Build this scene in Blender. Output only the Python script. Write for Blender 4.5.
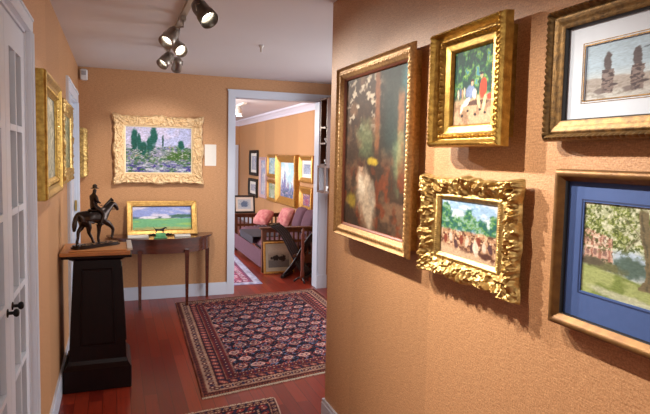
import bpy, math, random
import numpy as np
from mathutils import Matrix, Vector
PI = math.pi
random.seed(7)
S = bpy.context.scene
COL = S.collection
for o in list(bpy.data.objects): bpy.data.objects.remove(o)

# ------------------------------------------------------------------ camera
H = 2.44; EYE = 1.5676
YAW, PITCH, ROLL = map(math.radians, (20.67, 4.25, 1.207))
F = Vector((math.sin(YAW)*math.cos(PITCH), math.cos(YAW)*math.cos(PITCH), -math.sin(PITCH)))
R0 = Vector((math.cos(YAW), -math.sin(YAW), 0)); U0 = R0.cross(F)
R2 = R0*math.cos(ROLL)+U0*math.sin(ROLL); U2 = -R0*math.sin(ROLL)+U0*math.cos(ROLL)
cd = bpy.data.cameras.new('camera'); cam = bpy.data.objects.new('camera', cd); COL.objects.link(cam)
cd.sensor_width = 36; cd.lens = 557.3*36/650; cd.shift_y = -7.54/650; cd.clip_start = .02; cd.clip_end = 100
M = Matrix(((R2.x, U2.x, -F.x, 0), (R2.y, U2.y, -F.y, 0), (R2.z, U2.z, -F.z, EYE), (0, 0, 0, 1)))
cam.matrix_world = M
S.camera = cam
# ------------------------------------------------------------------ world, exposure
w = bpy.data.worlds.new('world'); S.world = w; w.use_nodes = True
bg = w.node_tree.nodes['Background']; bg.inputs[0].default_value = (1.0, .96, .94, 1); bg.inputs[1].default_value = .80
S.view_settings.view_transform = 'Standard'; S.view_settings.look = 'None'
S.view_settings.exposure = 0.0; S.view_settings.gamma = 1; S.view_settings.use_curve_mapping = False

def area(name, loc, aim, sx, sy, power, col):
    l = bpy.data.lights.new(name, 'AREA'); l.shape = 'RECTANGLE'; l.size = sx; l.size_y = sy; l.energy = power; l.color = col
    o = bpy.data.objects.new(name, l); COL.objects.link(o); o.location = loc
    o.rotation_euler = (Vector(aim)-Vector(loc)).to_track_quat('-Z', 'Y').to_euler(); return o
def point(name, loc, power, col, r=.08):
    l = bpy.data.lights.new(name, 'POINT'); l.energy = power; l.color = col; l.shadow_soft_size = r
    o = bpy.data.objects.new(name, l); COL.objects.link(o); o.location = loc; return o
# daylight reaching the hall from the opening on its right, and the windows of the far room
area('daylight_hall_side', (3.0, 4.4, 1.5), (1.2, 4.8, .3), 1.6, 1.6, 58, (.93, .95, 1.0))
area('daylight_far_room', (-1.6, 9.5, 1.6), (2.9, 9.6, 1.2), 4.0, 1.8, 230, (.92, .95, 1.0))
area('fill_behind', (.4, -1.3, 1.9), (.5, 3.0, 1.3), 1.2, 1.0, 11, (1.0, .95, .9))  # added soft fill from behind the camera, not a known window
point('far_room_lamp', (1.2, 8.6, 2.1), 36, (1.0, .85, .68), .15)
WARM = (1.0, .91, .81)

# ------------------------------------------------------------------ helpers
def lin(c):
    return tuple(((x/255)/12.92 if x/255 <= .04045 else ((x/255+.055)/1.055)**2.4) for x in c)
def mat(name, c, rough=.5, metal=0, noise=0, nscale=20, c2=None, bump=0, bscale=60, stretch=(1, 1, 1), spec=.5, coat=0, bdist=.002, detail=4):
    m = bpy.data.materials.new(name); m.use_nodes = True; nt = m.node_tree; n = nt.nodes; L = nt.links
    b = n['Principled BSDF']; b.inputs['Roughness'].default_value = rough; b.inputs['Metallic'].default_value = metal
    b.inputs['Specular IOR Level'].default_value = spec; b.inputs['Coat Weight'].default_value = coat
    tc = n.new('ShaderNodeTexCoord'); mp = n.new('ShaderNodeMapping'); mp.inputs['Scale'].default_value = stretch
    L.new(tc.outputs['Object'], mp.inputs[0])
    c = lin(c); c2 = lin(c2) if c2 else tuple(x*.6 for x in c)
    nz = n.new('ShaderNodeTexNoise'); nz.inputs['Scale'].default_value = nscale; nz.inputs['Detail'].default_value = detail
    L.new(mp.outputs[0], nz.inputs['Vector'])
    rp = n.new('ShaderNodeValToRGB'); rp.color_ramp.elements[0].position = .35; rp.color_ramp.elements[1].position = .65
    rp.color_ramp.elements[0].color = (*c, 1); k = noise
    rp.color_ramp.elements[1].color = (*[a*(1-k)+d*k for a, d in zip(c, c2)], 1)
    L.new(nz.outputs['Fac'], rp.inputs[0]); L.new(rp.outputs[0], b.inputs['Base Color'])
    if bump:
        nb = n.new('ShaderNodeTexNoise'); nb.inputs['Scale'].default_value = bscale; nb.inputs['Detail'].default_value = 3
        L.new(mp.outputs[0], nb.inputs['Vector'])
        bp = n.new('ShaderNodeBump'); bp.inputs['Strength'].default_value = bump; bp.inputs['Distance'].default_value = bdist
        L.new(nb.outputs['Fac'], bp.inputs['Height']); L.new(bp.outputs[0], b.inputs['Normal'])
    return m
def vmat(name, rough=.55, bump=.0, spec=.4, coat=0, bscale=300):
    m = bpy.data.materials.new(name); m.use_nodes = True; nt = m.node_tree; n = nt.nodes; L = nt.links
    b = n['Principled BSDF']; b.inputs['Roughness'].default_value = rough; b.inputs['Specular IOR Level'].default_value = spec
    b.inputs['Coat Weight'].default_value = coat; b.inputs['Coat Roughness'].default_value = .1
    a = n.new('ShaderNodeAttribute'); a.attribute_name = 'Col'; L.new(a.outputs['Color'], b.inputs['Base Color'])
    if bump:
        tc = n.new('ShaderNodeTexCoord')
        nb = n.new('ShaderNodeTexNoise'); nb.inputs['Scale'].default_value = bscale; L.new(tc.outputs['Object'], nb.inputs['Vector'])
        bp = n.new('ShaderNodeBump'); bp.inputs['Strength'].default_value = bump; bp.inputs['Distance'].default_value = .002
        L.new(nb.outputs['Fac'], bp.inputs['Height']); L.new(bp.outputs[0], b.inputs['Normal'])
    return m
def emat(name, c, s):
    m = bpy.data.materials.new(name); m.use_nodes = True; b = m.node_tree.nodes['Principled BSDF']
    b.inputs['Base Color'].default_value = (*c, 1); b.inputs['Emission Color'].default_value = (*c, 1); b.inputs['Emission Strength'].default_value = s
    return m
def glassmat(name):
    m = bpy.data.materials.new(name); m.use_nodes = True; nt = m.node_tree; n = nt.nodes; L = nt.links
    b = n['Principled BSDF']; b.inputs['Roughness'].default_value = .05; b.inputs['Base Color'].default_value = (.2, .22, .22, 1)
    b.inputs['Alpha'].default_value = .25; b.inputs['Specular IOR Level'].default_value = .8
    return m

class MB:
    def __init__(s): s.v = []; s.f = []
    def add(s, v, f):
        k = len(s.v); s.v += [tuple(p) for p in v]; s.f += [tuple(i+k for i in q) for q in f]; return s
    def box(s, x0, x1, y0, y1, z0, z1, T=None, bev=0):
        x0, x1 = min(x0, x1), max(x0, x1); y0, y1 = min(y0, y1), max(y0, y1); z0, z1 = min(z0, z1), max(z0, z1)
        if not bev:
            v = [(x, y, z) for z in (z0, z1) for x, y in ((x0, y0), (x1, y0), (x1, y1), (x0, y1))]
            f = [(3, 2, 1, 0), (4, 5, 6, 7), (0, 1, 5, 4), (1, 2, 6, 5), (2, 3, 7, 6), (3, 0, 4, 7)]
        else:
            b = min(bev, (x1-x0)*.45, (y1-y0)*.45, (z1-z0)*.45); v = []; f = []
            rings = []
            for z, i in ((z0, b), (z0+b, 0), (z1-b, 0), (z1, b)):
                r = []
                for cx, cy, sx, sy in ((x0, y0, 1, 1), (x1, y0, -1, 1), (x1, y1, -1, -1), (x0, y1, 1, -1)):
                    pts = [(cx+sx*i, cy+sy*(i+b)), (cx+sx*(i+b), cy+sy*i)]
                    if (sx*sy) < 0: pts = pts[::-1]
                    for p in pts: r.append(len(v)); v.append((p[0], p[1], z))
                rings.append(r)
            f.append(tuple(rings[0][::-1])); f.append(tuple(rings[-1]))
            for a, c in zip(rings, rings[1:]):
                for k in range(8): f.append((a[k], a[(k+1) % 8], c[(k+1) % 8], c[k]))
        if T: v = [tuple(T @ Vector(p)) for p in v]
        return s.add(v, f)
    def tube(s, pts, r, n=10, cap=True, flat=1.0, upv=None):
        pts = [Vector(p) for p in pts]; rs = r if isinstance(r, (list, tuple)) else [r]*len(pts)
        v = []; f = []; prev = None
        for i, p in enumerate(pts):
            d = (pts[min(i+1, len(pts)-1)]-pts[max(i-1, 0)]).normalized()
            if prev is None:
                a = upv if upv else (Vector((0, 0, 1)) if abs(d.z) < .9 else Vector((1, 0, 0)))
                prev = Vector(a)
            x = (prev-d*prev.dot(d)).normalized(); prev = x; y = d.cross(x)
            for k in range(n):
                t = 2*PI*k/n; v.append(p+x*math.cos(t)*rs[i]+y*math.sin(t)*rs[i]*flat)
        for i in range(len(pts)-1):
            for k in range(n): f.append((i*n+k, i*n+(k+1) % n, (i+1)*n+(k+1) % n, (i+1)*n+k))
        if cap: f.append(tuple(range(n))[::-1]); f.append(tuple((len(pts)-1)*n+k for k in range(n)))
        return s.add(v, f)
    def lathe(s, prof, n=24, T=None):
        v = []; f = []
        for r, z in prof:
            for k in range(n): t = 2*PI*k/n; v.append(Vector((r*math.cos(t), r*math.sin(t), z)))
        for i in range(len(prof)-1):
            for k in range(n): f.append((i*n+k, i*n+(k+1) % n, (i+1)*n+(k+1) % n, (i+1)*n+k))
        f.append(tuple(range(n))[::-1]); f.append(tuple((len(prof)-1)*n+k for k in range(n)))
        if T: v = [T @ p for p in v]
        return s.add(v, f)
    def sph(s, c, rx, ry=None, rz=None, n=12, T=None):
        ry = ry or rx; rz = rz or rx; c = Vector(c); v = []; f = []
        for i in range(1, n):
            a = PI*i/n
            for k in range(2*n): t = PI*k/n; v.append(Vector((rx*math.sin(a)*math.cos(t), ry*math.sin(a)*math.sin(t), -rz*math.cos(a))))
        m = 2*n
        for i in range(n-2):
            for k in range(m): f.append((i*m+k, i*m+(k+1) % m, (i+1)*m+(k+1) % m, (i+1)*m+k))
        v += [Vector((0, 0, -rz)), Vector((0, 0, rz))]; b = len(v)-2
        for k in range(m): f.append((b, (k+1) % m, k)); f.append((b+1, (n-2)*m+k, (n-2)*m+(k+1) % m))
        if T: v = [T @ p for p in v]
        return s.add([p+c for p in v], f)
    def prism(s, poly, z0, z1, T=None):
        n = len(poly); v = [Vector((x, y, z0)) for x, y in poly]+[Vector((x, y, z1)) for x, y in poly]
        f = [tuple(range(n))[::-1], tuple(range(n, 2*n))]+[(k, (k+1) % n, n+(k+1) % n, n+k) for k in range(n)]
        if T: v = [T @ p for p in v]
        return s.add(v, f)
    def build(s, name, m, parent=None, smooth=False, auto=None):
        me = bpy.data.meshes.new(name); me.from_pydata(s.v, [], s.f); me.materials.append(m)
        if smooth: me.shade_smooth()
        if auto:
            me.shade_smooth(); me.set_sharp_from_angle(angle=math.radians(auto))
        o = bpy.data.objects.new(name, me); COL.objects.link(o)
        if parent: o.parent = parent
        return o
def tag(o, label=None, cat=None, group=None, kind=None):
    if label: o['label'] = label
    if cat: o['category'] = cat
    if group: o['group'] = group
    if kind: o['kind'] = kind
    return o
def empty(name, label, cat, mw=None, group=None, loc=None):
    o = bpy.data.objects.new(name, None); COL.objects.link(o); o.empty_display_size = .05
    if mw is not None: o.matrix_world = mw
    if loc is not None: o.location = loc
    return tag(o, label, cat, group)
def struct(o): o['kind'] = 'structure'; return o

# ------------------------------------------------------------------ painted pictures: small numpy painter
def hsh(ix, iy, seed):
    a = np.sin(ix*127.1+iy*311.7+seed*74.7)*43758.5453
    return a-np.floor(a)
def N1(U, V, s, seed=0, ax=1.0):
    x = U*s*ax+seed*3.17; y = V*s+seed*1.7; ix = np.floor(x); iy = np.floor(y); fx = x-ix; fy = y-iy
    fx = fx*fx*(3-2*fx); fy = fy*fy*(3-2*fy)
    a = hsh(ix, iy, seed); b = hsh(ix+1, iy, seed); c = hsh(ix, iy+1, seed); d = hsh(ix+1, iy+1, seed)
    return (a*(1-fx)+b*fx)*(1-fy)+(c*(1-fx)+d*fx)*fy
def NZ(U, V, s, seed=0, ax=1.0, o=3):
    t = 0; k = 0; a = 1
    for i in range(o): t = t+a*N1(U, V, s*2**i, seed+i*5, ax); k += a; a *= .55
    return t/k
def ss(x, a, b): t = np.clip((x-a)/(b-a), 0, 1); return t*t*(3-2*t)
def C(c): return np.array(c, float)
def mix(c, col, m): return c*(1-m[..., None])+(C(col) if not isinstance(col, np.ndarray) else col)*m[..., None]
def blob(U, V, cx, cy, rx, ry, rot=0, soft=.25, rag=0, seed=0):
    x = U-cx; y = V-cy; c, s = math.cos(rot), math.sin(rot); d = np.sqrt(((x*c+y*s)/rx)**2+((-x*s+y*c)/ry)**2)
    if rag: d = d+rag*(NZ(U, V, 14, seed+3)-.5)
    return 1-ss(d, 1-soft, 1+soft)
def fill(U, col): return np.zeros(U.shape+(3,))+C(col)
def canvas(name, u0, u1, v0, v1, n, fn, res, m, parent):
    nx, ny = res; u = np.linspace(0, 1, nx); v = np.linspace(0, 1, ny); U, V = np.meshgrid(u, v)
    wu = U+.022*(NZ(U, V, 16, 101)-.5)+.012*(NZ(U, V, 45, 111)-.5); wv = V+.022*(NZ(U, V, 16, 121)-.5)+.012*(NZ(U, V, 45, 131)-.5)
    col = fn(wu, wv)*(.90+.2*NZ(U, V, 90, 141, .5, 2)[..., None]); g = col.mean(-1, keepdims=True); col = np.clip((col-g)*1.05+g*.93, 2, 250)/255
    col = np.where(col <= .04045, col/12.92, ((col+.055)/1.055)**2.4)
    X = u0+(u1-u0)*U; Y = v0+(v1-v0)*V
    vs = np.stack([X, Y, np.full_like(X, n)], -1).reshape(-1, 3)
    i = (np.arange(ny-1)[:, None]*nx+np.arange(nx-1)[None]).reshape(-1)
    fs = np.stack([i, i+1, i+nx+1, i+nx], -1)
    k = len(vs)   # thin board behind the picture so that it has thickness
    b = np.array([(u0, v0, n-.004), (u1, v0, n-.004), (u1, v1, n-.004), (u0, v1, n-.004)])
    vs = np.vstack([vs, b]); fs = fs.tolist(); c4 = [0, nx-1, nx*ny-1, nx*(ny-1)]
    fs.append([k+3, k+2, k+1, k])
    edges = [list(range(0, nx)), list(range(nx-1, nx*ny, nx)), list(range(nx*ny-1, nx*(ny-1)-1, -1)), list(range(nx*(ny-1), -1, -nx))]
    for e, (a, c) in zip(edges, ((k, k+1), (k+1, k+2), (k+2, k+3), (k+3, k))): fs.append([c]+e[::-1]+[a])
    me = bpy.data.meshes.new(name); me.from_pydata(vs.tolist(), [], fs); me.materials.append(m)
    at = me.color_attributes.new('Col', 'FLOAT_COLOR', 'POINT')
    cc = np.ones((len(vs), 4)); cc[:k, :3] = col.reshape(-1, 3); cc[k:, :3] = .2
    at.data.foreach_set('color', cc.astype(np.float32).ravel())
    o = bpy.data.objects.new(name, me); COL.objects.link(o); o.parent = parent; return o

def foliage(U, V, s, seed, cols):
    n = NZ(U, V, s, seed, 1, 4); n2 = NZ(U, V, s*2.3, seed+9, 1, 2); c = fill(U, cols[0])
    for i, q in enumerate(cols[1:]): c = mix(c, q, ss(n+.35*(n2-.5), .42+.09*i, .50+.09*i))
    return c
def p_interior(U, V):          # tall dark interior with a figure in white
    c = fill(U, (58, 44, 34)); n = NZ(U, V, 9, 1, .6, 4)
    c = mix(c, (98, 74, 56), ss(n, .45, .7)); c = mix(c, (40, 52, 50), ss(U, .5, .75)*ss(V, .35, .6)*.85)
    c = mix(c, (60, 96, 98), ss(U, .86, .97)*ss(V, .74, .93))
    c = mix(c, (170, 158, 140), ss(NZ(U, V, 26, 4, .6), .56, .72)*ss(V, .52, .8)*(1-ss(U, .5, .68)))
    c = mix(c, (120, 78, 52), np.clip(ss(U, .50, .54)-ss(U, .57, .61), 0, 1)*ss(V, .45, .55))
    c = mix(c, (136, 88, 58), np.clip(ss(U, .84, .88)-ss(U, .93, .96), 0, 1)*ss(V, .3, .4)*(1-ss(V, .8, .9))*.7)
    c = mix(c, (96, 116, 84), blob(U, V, .38, .58, .14, .10, 0, .7, 1.4, 3)*.6)
    c = mix(c, (110, 130, 98), blob(U, V, .88, .46, .07, .14, 0, .7, 1.4, 5)*.6)
    c = mix(c, (98, 52, 32), ss(NZ(U, V, 12, 12), .5, .7)*(1-ss(V, .3, .5))*.9)
    c = mix(c, (190, 164, 60), blob(U, V, .50, .44, .10, .022, 0, .5, 1.5, 7)*.8); c = mix(c, (150, 130, 46), blob(U, V, .12, .17, .07, .05, 0, .6, 1.6, 8)*.7)
    c = mix(c, (176, 158, 136), blob(U, V, .35, .25, .13, .12, .45, .45, .7, 2)); c = mix(c, (168, 150, 128), blob(U, V, .44, .11, .10, .12, .3, .5, .9, 6)); c = mix(c, (206, 192, 170), blob(U, V, .31, .29, .05, .08, .6, .5, .9, 16)*.9)
    c = mix(c, (170, 140, 116), blob(U, V, .30, .395, .04, .022)); c = mix(c, (72, 48, 36), blob(U, V, .29, .415, .05, .018, 0, .3))
    c = mix(c, (150, 140, 124), blob(U, V, .50, .22, .06, .09, .3, .3, .4, 9)*.7)
    return c*(.86+.3*NZ(U, V, 50, 31, .6)[..., None])
def p_park(U, V):              # two seated figures and a standing one in a red coat, trees
    c = foliage(U, V, 11, 3, ((22, 58, 52), (34, 84, 60), (70, 118, 62), (128, 160, 84), (64, 128, 140)))
    g = fill(U, (176, 150, 120)); g = mix(g, (140, 112, 88), ss(NZ(U, V, 12, 6), .45, .65)); k = 1-ss(V+.05*(NZ(U, V, 6, 8)-.5), .32, .42); c = c*(1-k[..., None])+g*k[..., None]
    c = mix(c, (48, 70, 40), (1-ss(U, .0, .3))*ss(V, .3, .5)*(1-ss(V, .5, .7))*.5)
    for i in range(5): c = mix(c, ((210, 190, 160), (96, 96, 120), (180, 140, 110))[i % 3], blob(U, V, .12+.055*i, .42+.02*(i % 2), .025, .07, 0, .3))
    c = mix(c, (78, 52, 40), blob(U, V, .62, .28, .30, .035)); 
    c = mix(c, (120, 136, 168), blob(U, V, .44, .44, .11, .09, .3, .2, .3)); c = mix(c, (226, 214, 196), blob(U, V, .34, .30, .10, .045, .5, .2)); c = mix(c, (220, 210, 190), blob(U, V, .22, .22, .03, .07, -.4))
    c = mix(c, (224, 214, 196), blob(U, V, .55, .40, .05, .07)); c = mix(c, (214, 168, 138), blob(U, V, .48, .545, .032, .03)); c = mix(c, (60, 44, 34), blob(U, V, .48, .58, .045, .018))
    c = mix(c, (204, 62, 34), blob(U, V, .76, .46, .085, .13, -.1, .2, .2)); c = mix(c, (214, 168, 138), blob(U, V, .72, .62, .035, .028)); c = mix(c, (40, 40, 48), blob(U, V, .71, .655, .06, .018))
    c = mix(c, (216, 196, 150), blob(U, V, .66, .29, .035, .1, .35)); c = mix(c, (216, 196, 150), blob(U, V, .80, .27, .035, .1, -.2)); c = mix(c, (200, 70, 50), blob(U, V, .92, .34, .06, .04))
    for x in (.24, .38, .58, .70, .82): c = mix(c, (40, 32, 34), blob(U, V, x, .155+.03*math.sin(x*20), .03, .018))
    return c*(.85+.3*NZ(U, V, 40, 2)[..., None])
def p_crowd(U, V):             # crowd with horses before trees under a pale sky
    c = fill(U, (150, 178, 206)); c = mix(c, (206, 214, 222), ss(NZ(U, V, 6, 4), .45, .65))
    f = foliage(U, V, 13, 8, ((48, 92, 84), (70, 116, 80), (104, 142, 88), (130, 160, 150)))
    for x, y, r, q in ((.08, .66, .12, .26), (.26, .56, .13, .17), (.50, .62, .14, .24), (.76, .54, .13, .16), (.95, .60, .09, .2)):
        k = blob(U, V, x, y, r, q, 0, .2, .9, int(x*50)); c = c*(1-k[..., None])+f*k[..., None]
    g = fill(U, (168, 132, 104)); n = NZ(U, V, 22, 3); g = mix(g, (98, 66, 54), ss(n, .48, .6)); g = mix(g, (214, 182, 150), ss(NZ(U, V, 26, 15), .58, .7))
    k = 1-ss(V+.06*(NZ(U, V, 10, 9)-.5), .44, .5); c = c*(1-k[..., None])+g*k[..., None]
    c = mix(c, (196, 170, 142), (1-ss(V+.15*U, .14, .24)))
    for i in range(9):
        x = .1+.1*i; y = .28+.06*math.sin(i*2.3); c = mix(c, ((120, 62, 48), (208, 186, 168), (84, 60, 60))[i % 3], blob(U, V, x, y, .035, .085, .2*math.sin(i), .25)); c = mix(c, (222, 190, 160), blob(U, V, x, y+.1, .014, .018))
    c = mix(c, (222, 204, 186), blob(U, V, .66, .22, .05, .13, .1)); c = mix(c, (84, 56, 48), blob(U, V, .83, .12, .09, .05, .1, .3, .5))
    return c*(.88+.24*NZ(U, V, 50, 12)[..., None])
def p_towers(U, V):            # pale blue haze, two carved towers over a low ruin, a bird
    c = fill(U, (186, 206, 220)); c = mix(c, (214, 220, 220), (1-ss(V, .3, .6))*.8); c = c*(.97+.06*NZ(U, V, 8, 3)[..., None])
    k = 1-ss(V+.05*(NZ(U, V, 9, 5)-.5), .36, .40); c = mix(c, (168, 158, 150), k*.8)
    c = mix(c, (196, 196, 192), (1-ss(V, .10, .2))); c = mix(c, (150, 144, 136), ss(NZ(U, V, 30, 6), .5, .62)*(1-ss(V, .3, .36))*.6)
    for x in (.17, .375):
        c = mix(c, (104, 98, 100), blob(U, V, x, .64, .028, .19, 0, .15, .35, 3)); c = mix(c, (134, 120, 116), ((np.abs(U-x-.004) < .042) & (V < .52) & (V > .10)).astype(float)*.85)
        c = mix(c, (92, 84, 86), ((np.abs(U-x) < .04) & (V < .52) & (V > .10)).astype(float)*ss(NZ(U, V, 40, 9), .48, .58)); c = mix(c, (92, 84, 86), blob(U, V, x+.05, .24, .03, .02))
        c = mix(c, (120, 110, 108), blob(U, V, x-.05, .14, .04, .05, 0, .3, .6, 4)*.8)
    c = mix(c, (120, 128, 140), blob(U, V, .44, .80, .04, .008, .5)*.8)
    return c
def p_tree(U, V):              # watercolour of a big tree, a pink house and a lawn
    c = fill(U, (206, 216, 218)); f = foliage(U, V, 15, 2, ((176, 182, 150), (150, 160, 104), (124, 138, 74), (196, 202, 160), (92, 106, 60)))
    k = ss(V+.25*(NZ(U, V, 6, 4)-.5), .50, .58); c = c*(1-k[..., None])+f*k[..., None]
    c = mix(c, (176, 198, 222), blob(U, V, .56, .42, .16, .12, 0, .4, .5, 3)*.8); c = mix(c, (94, 112, 104), blob(U, V, .56, .36, .20, .10, 0, .3, .9, 5))
    h = ((U > .02) & (U < .36) & (V > .33) & (V < .72-.25*U)).astype(float); c = mix(c, (206, 170, 152), h*.9); c = mix(c, (158, 112, 98), h*(np.sin(U*62+.6) > .62)*.8); c = mix(c, (120, 92, 88), h*(np.sin(U*62-2.2) > .35)*(np.abs((V*7.5) % 1-.5) < .26)*.7); c = mix(c, (226, 208, 190), h*(np.abs(V-.52) < .012))
    lf = NZ(U, V, 38, 63, 1, 3); c = mix(c, (74, 84, 46), ss(lf, .56, .64)*ss(V, .42, .55)*.75); c = mix(c, (226, 228, 206), ss(1-lf, .60, .68)*ss(V, .45, .6)*.8); c = mix(c, (64, 70, 52), ss(lf, .5, .6)*blob(U, V, .22, .34, .24, .07, -.1, .3, .8, 6))
    c = mix(c, (112, 114, 84), blob(U, V, .22, .33, .26, .06, -.1, .3, .9, 6)); c = mix(c, (96, 88, 78), blob(U, V, .10, .36, .14, .05, 0, .3, .9, 7)*.8)
    g = fill(U, (168, 178, 122)); g = mix(g, (128, 142, 84), ss(NZ(U, V, 8, 9, .5), .45, .62)); k = 1-ss(V+.12*U+.03*(NZ(U, V, 20, 3)-.5), .30, .34); c = c*(1-k[..., None])+g*k[..., None]
    c = mix(c, (204, 206, 184), blob(U, V, .6, .03, .5, .05, -.1, .3, .5, 4)*.8)
    t = np.abs(U-.72-.05*np.sin(V*5))-.045-.06*np.exp(-(V-.18)**2/.004)*(V > .1); c = mix(c, (122, 112, 88), (1-ss(t, 0, .012))*ss(V, .15, .18)*(1-ss(V, .93, .99)))
    c = mix(c, (92, 88, 72), (1-ss(np.abs(U-.70-.05*np.sin(V*5)), 0, .02))*ss(V, .17, .2)*(1-ss(V, .93, .99))*ss(NZ(U, V, 20, 3), .35, .6))
    for a, b, q in ((.72, .80, -1.2), (.70, .66, .9), (.72, .74, -.8)): c = mix(c, (112, 104, 84), (1-ss(np.abs(V-b-(U-a)*-q), 0, .014))*(np.abs(U-a) < .22)*.7)
    return c*(.93+.14*NZ(U, V, 60, 22)[..., None])
def p_garden(U, V):            # garden with poplars, flower banks and a spire
    c = fill(U, (206, 208, 232)); c = mix(c, (228, 218, 232), ss(NZ(U, V, 5, 2), .4, .7))
    f = foliage(U, V, 20, 5, ((96, 134, 100), (130, 156, 96), (164, 164, 176), (120, 120, 170), (186, 176, 120)))
    k = 1-ss(V-.22*NZ(U, V, 5, 7), .40, .5); c = c*(1-k[..., None])+f*k[..., None]
    for x, y, r, q in ((.13, .72, .05, .26), (.20, .66, .03, .2), (.42, .80, .055, .20), (.36, .6, .05, .2), (.26, .52, .06, .16), (.84, .62, .05, .10)):
        c = mix(c, (44, 98, 84), blob(U, V, x, y, r, q, 0, .25, .6, int(x*90)))
    c = mix(c, (70, 100, 96), blob(U, V, .555, .70, .015, .14)); c = mix(c, (88, 120, 60), blob(U, V, .78, .38, .22, .10, .1, .3, .8, 3)); c = mix(c, (176, 170, 186), blob(U, V, .52, .44, .16, .08, 0, .4, .9, 8)*.7)
    k = 1-ss(V, .18, .26); n = NZ(U, V, 26, 33, .5); c = mix(c, (150, 156, 170), k*.8); c = mix(c, (92, 82, 150), k*ss(n, .5, .6)); c = mix(c, (222, 222, 226), k*ss(NZ(U, V, 30, 44, .4), .55, .66)); c = mix(c, (78, 116, 72), k*ss(NZ(U, V, 22, 54, .5), .56, .66))
    st = NZ(U, V, 34, 77, .6, 3); c = mix(c, (54, 88, 70), ss(st, .56, .66)*(V < .62)*(V > .22)*.7); c = mix(c, (226, 220, 214), ss(NZ(U, V, 40, 91, .6), .62, .7)*(V < .5)*.8)
    return c*(.74+.42*NZ(U, V, 60, 13)[..., None])*np.array((.92, .94, 1.0))
def p_course(U, V):            # green racecourse with white buildings under clouds
    c = fill(U, (158, 170, 220)); c = mix(c, (220, 216, 236), ss(NZ(U, V, 5, 3, .7), .42, .62)); c = mix(c, (94, 118, 128), blob(U, V, .3, .52, .6, .05, 0, .3, .9, 2)); c = mix(c, (82, 116, 104), blob(U, V, .85, .58, .2, .08, 0, .3, .8, 4))
    g = fill(U, (128, 184, 140)); g = mix(g, (160, 196, 120), ss(NZ(U, V, 7, 5, .3), .45, .6)); k = 1-ss(V, .46, .49); c = c*(1-k[..., None])+g*k[..., None]
    c = mix(c, (236, 232, 240), blob(U, V, .27, .53, .15, .055, 0, .2, .6, 5)); c = mix(c, (226, 226, 236), blob(U, V, .56, .53, .08, .04, 0, .2, .5, 6)); c = mix(c, (196, 176, 116), blob(U, V, .5, .02, .6, .1, 0, .3, .8, 7)*.7)
    return c
def p_street(seed, cols):
    def fn(U, V):
        c = foliage(U, V, 7, seed, cols); c = mix(c, cols[-1], ss(NZ(U, V, 18, seed+3), .52, .66)*.6)
        c = mix(c, cols[1], blob(U, V, .5, .35, .22, .3, 0, .4, .8, seed)*.6); return c*(.85+.3*NZ(U, V, 30, seed+1)[..., None])
    return fn
def p_cathedral(U, V):         # violet steeple shapes against a pale turquoise sky
    c = fill(U, (190, 222, 232)); c = mix(c, (226, 236, 240), ss(NZ(U, V, 6, 2), .45, .6))
    for x, t, wd in ((.28, .86, .16), (.12, .55, .2), (.5, .5, .22), (.75, .42, .22), (.9, .66, .12)):
        k = (1-ss(np.abs(U-x)/wd+V/t+.16*(NZ(U, V, 16, 3)-.5), .92, 1.02)); c = mix(c, (124, 122, 166), k*.9)
    c = mix(c, (94, 110, 128), (1-ss(V, .1, .35))*ss(NZ(U, V, 20, 5), .4, .6)); c = mix(c, (196, 180, 190), ss(NZ(U, V, 22, 6), .58, .7)*(1-ss(V, .4, .7)))
    return c

# ------------------------------------------------------------------ picture frames
def ring(W, Ht, prof, step, orn=None, out=None, kx=1, cell=.004):
    """mitred moulding: prof = [(inset, height)], orn(P,s,i,L)->extra height, out(P,s,i,L)->outward shift"""
    ins = [prof[0]]
    for a, b in zip(prof, prof[1:]):
        L = math.hypot(b[0]-a[0], b[1]-a[1]); k = max(1, int(round(L/cell)))
        ins += [(a[0]+(b[0]-a[0])*j/k, a[1]+(b[1]-a[1])*j/k) for j in range(1, k+1)]
    I = np.array([p[0] for p in ins]); Z = np.array([p[1] for p in ins]); w2 = W/2
    cols = []
    cor = [(-w2, 0, 1, 1), (w2, 0, -1, 1), (w2, Ht, -1, -1), (-w2, Ht, 1, -1)]
    for k in range(4):
        ax, ay, asx, asy = cor[k]; bx, by, bsx, bsy = cor[(k+1) % 4]; L = W if k % 2 == 0 else Ht; n = max(6, int(L/step)); nrm = [(0, -1), (1, 0), (0, 1), (-1, 0)][k]
        for j in range(n):
            s = j/n
            X = (ax+asx*I*kx)*(1-s)+(bx+bsx*I*kx)*s; Y = (ay+asy*I)*(1-s)+(by+bsy*I)*s
            cols.append((X, Y, s, L, k, nrm))
    X = np.array([c[0] for c in cols]); Y = np.array([c[1] for c in cols]); s = np.array([c[2] for c in cols])[:, None]; L = np.array([c[3] for c in cols])[:, None]
    Zm = np.tile(Z, (len(cols), 1)); Im = np.tile(I, (len(cols), 1))
    if orn is not None: Zm = Zm+orn(X, Y, s, Im, L)*(Zm > prof[0][1]+.001)
    if out is not None:
        o = out(X, Y, s, Im, L); cx = X; cy = Y-Ht/2
        # outward direction: nearest side normal, diagonal at the corners
        ex = np.clip((np.abs(X)-(w2-.09))/.09, 0, 1)*np.sign(X); ey = np.clip((np.abs(cy)-(Ht/2-.09))/.09, 0, 1)*np.sign(cy); X = X+o*ex; Y = Y+o*ey
    m = len(I); n = len(cols); vs = np.stack([X, Y, Zm], -1).reshape(-1, 3).tolist()
    f = []
    for a in range(n):
        b = (a+1) % n
        for c in range(m-1): f.append((a*m+c, b*m+c, b*m+c+1, a*m+c+1))
        f.append((a*m+m-1, b*m+m-1, b*m, a*m))
    return vs, f
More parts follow.
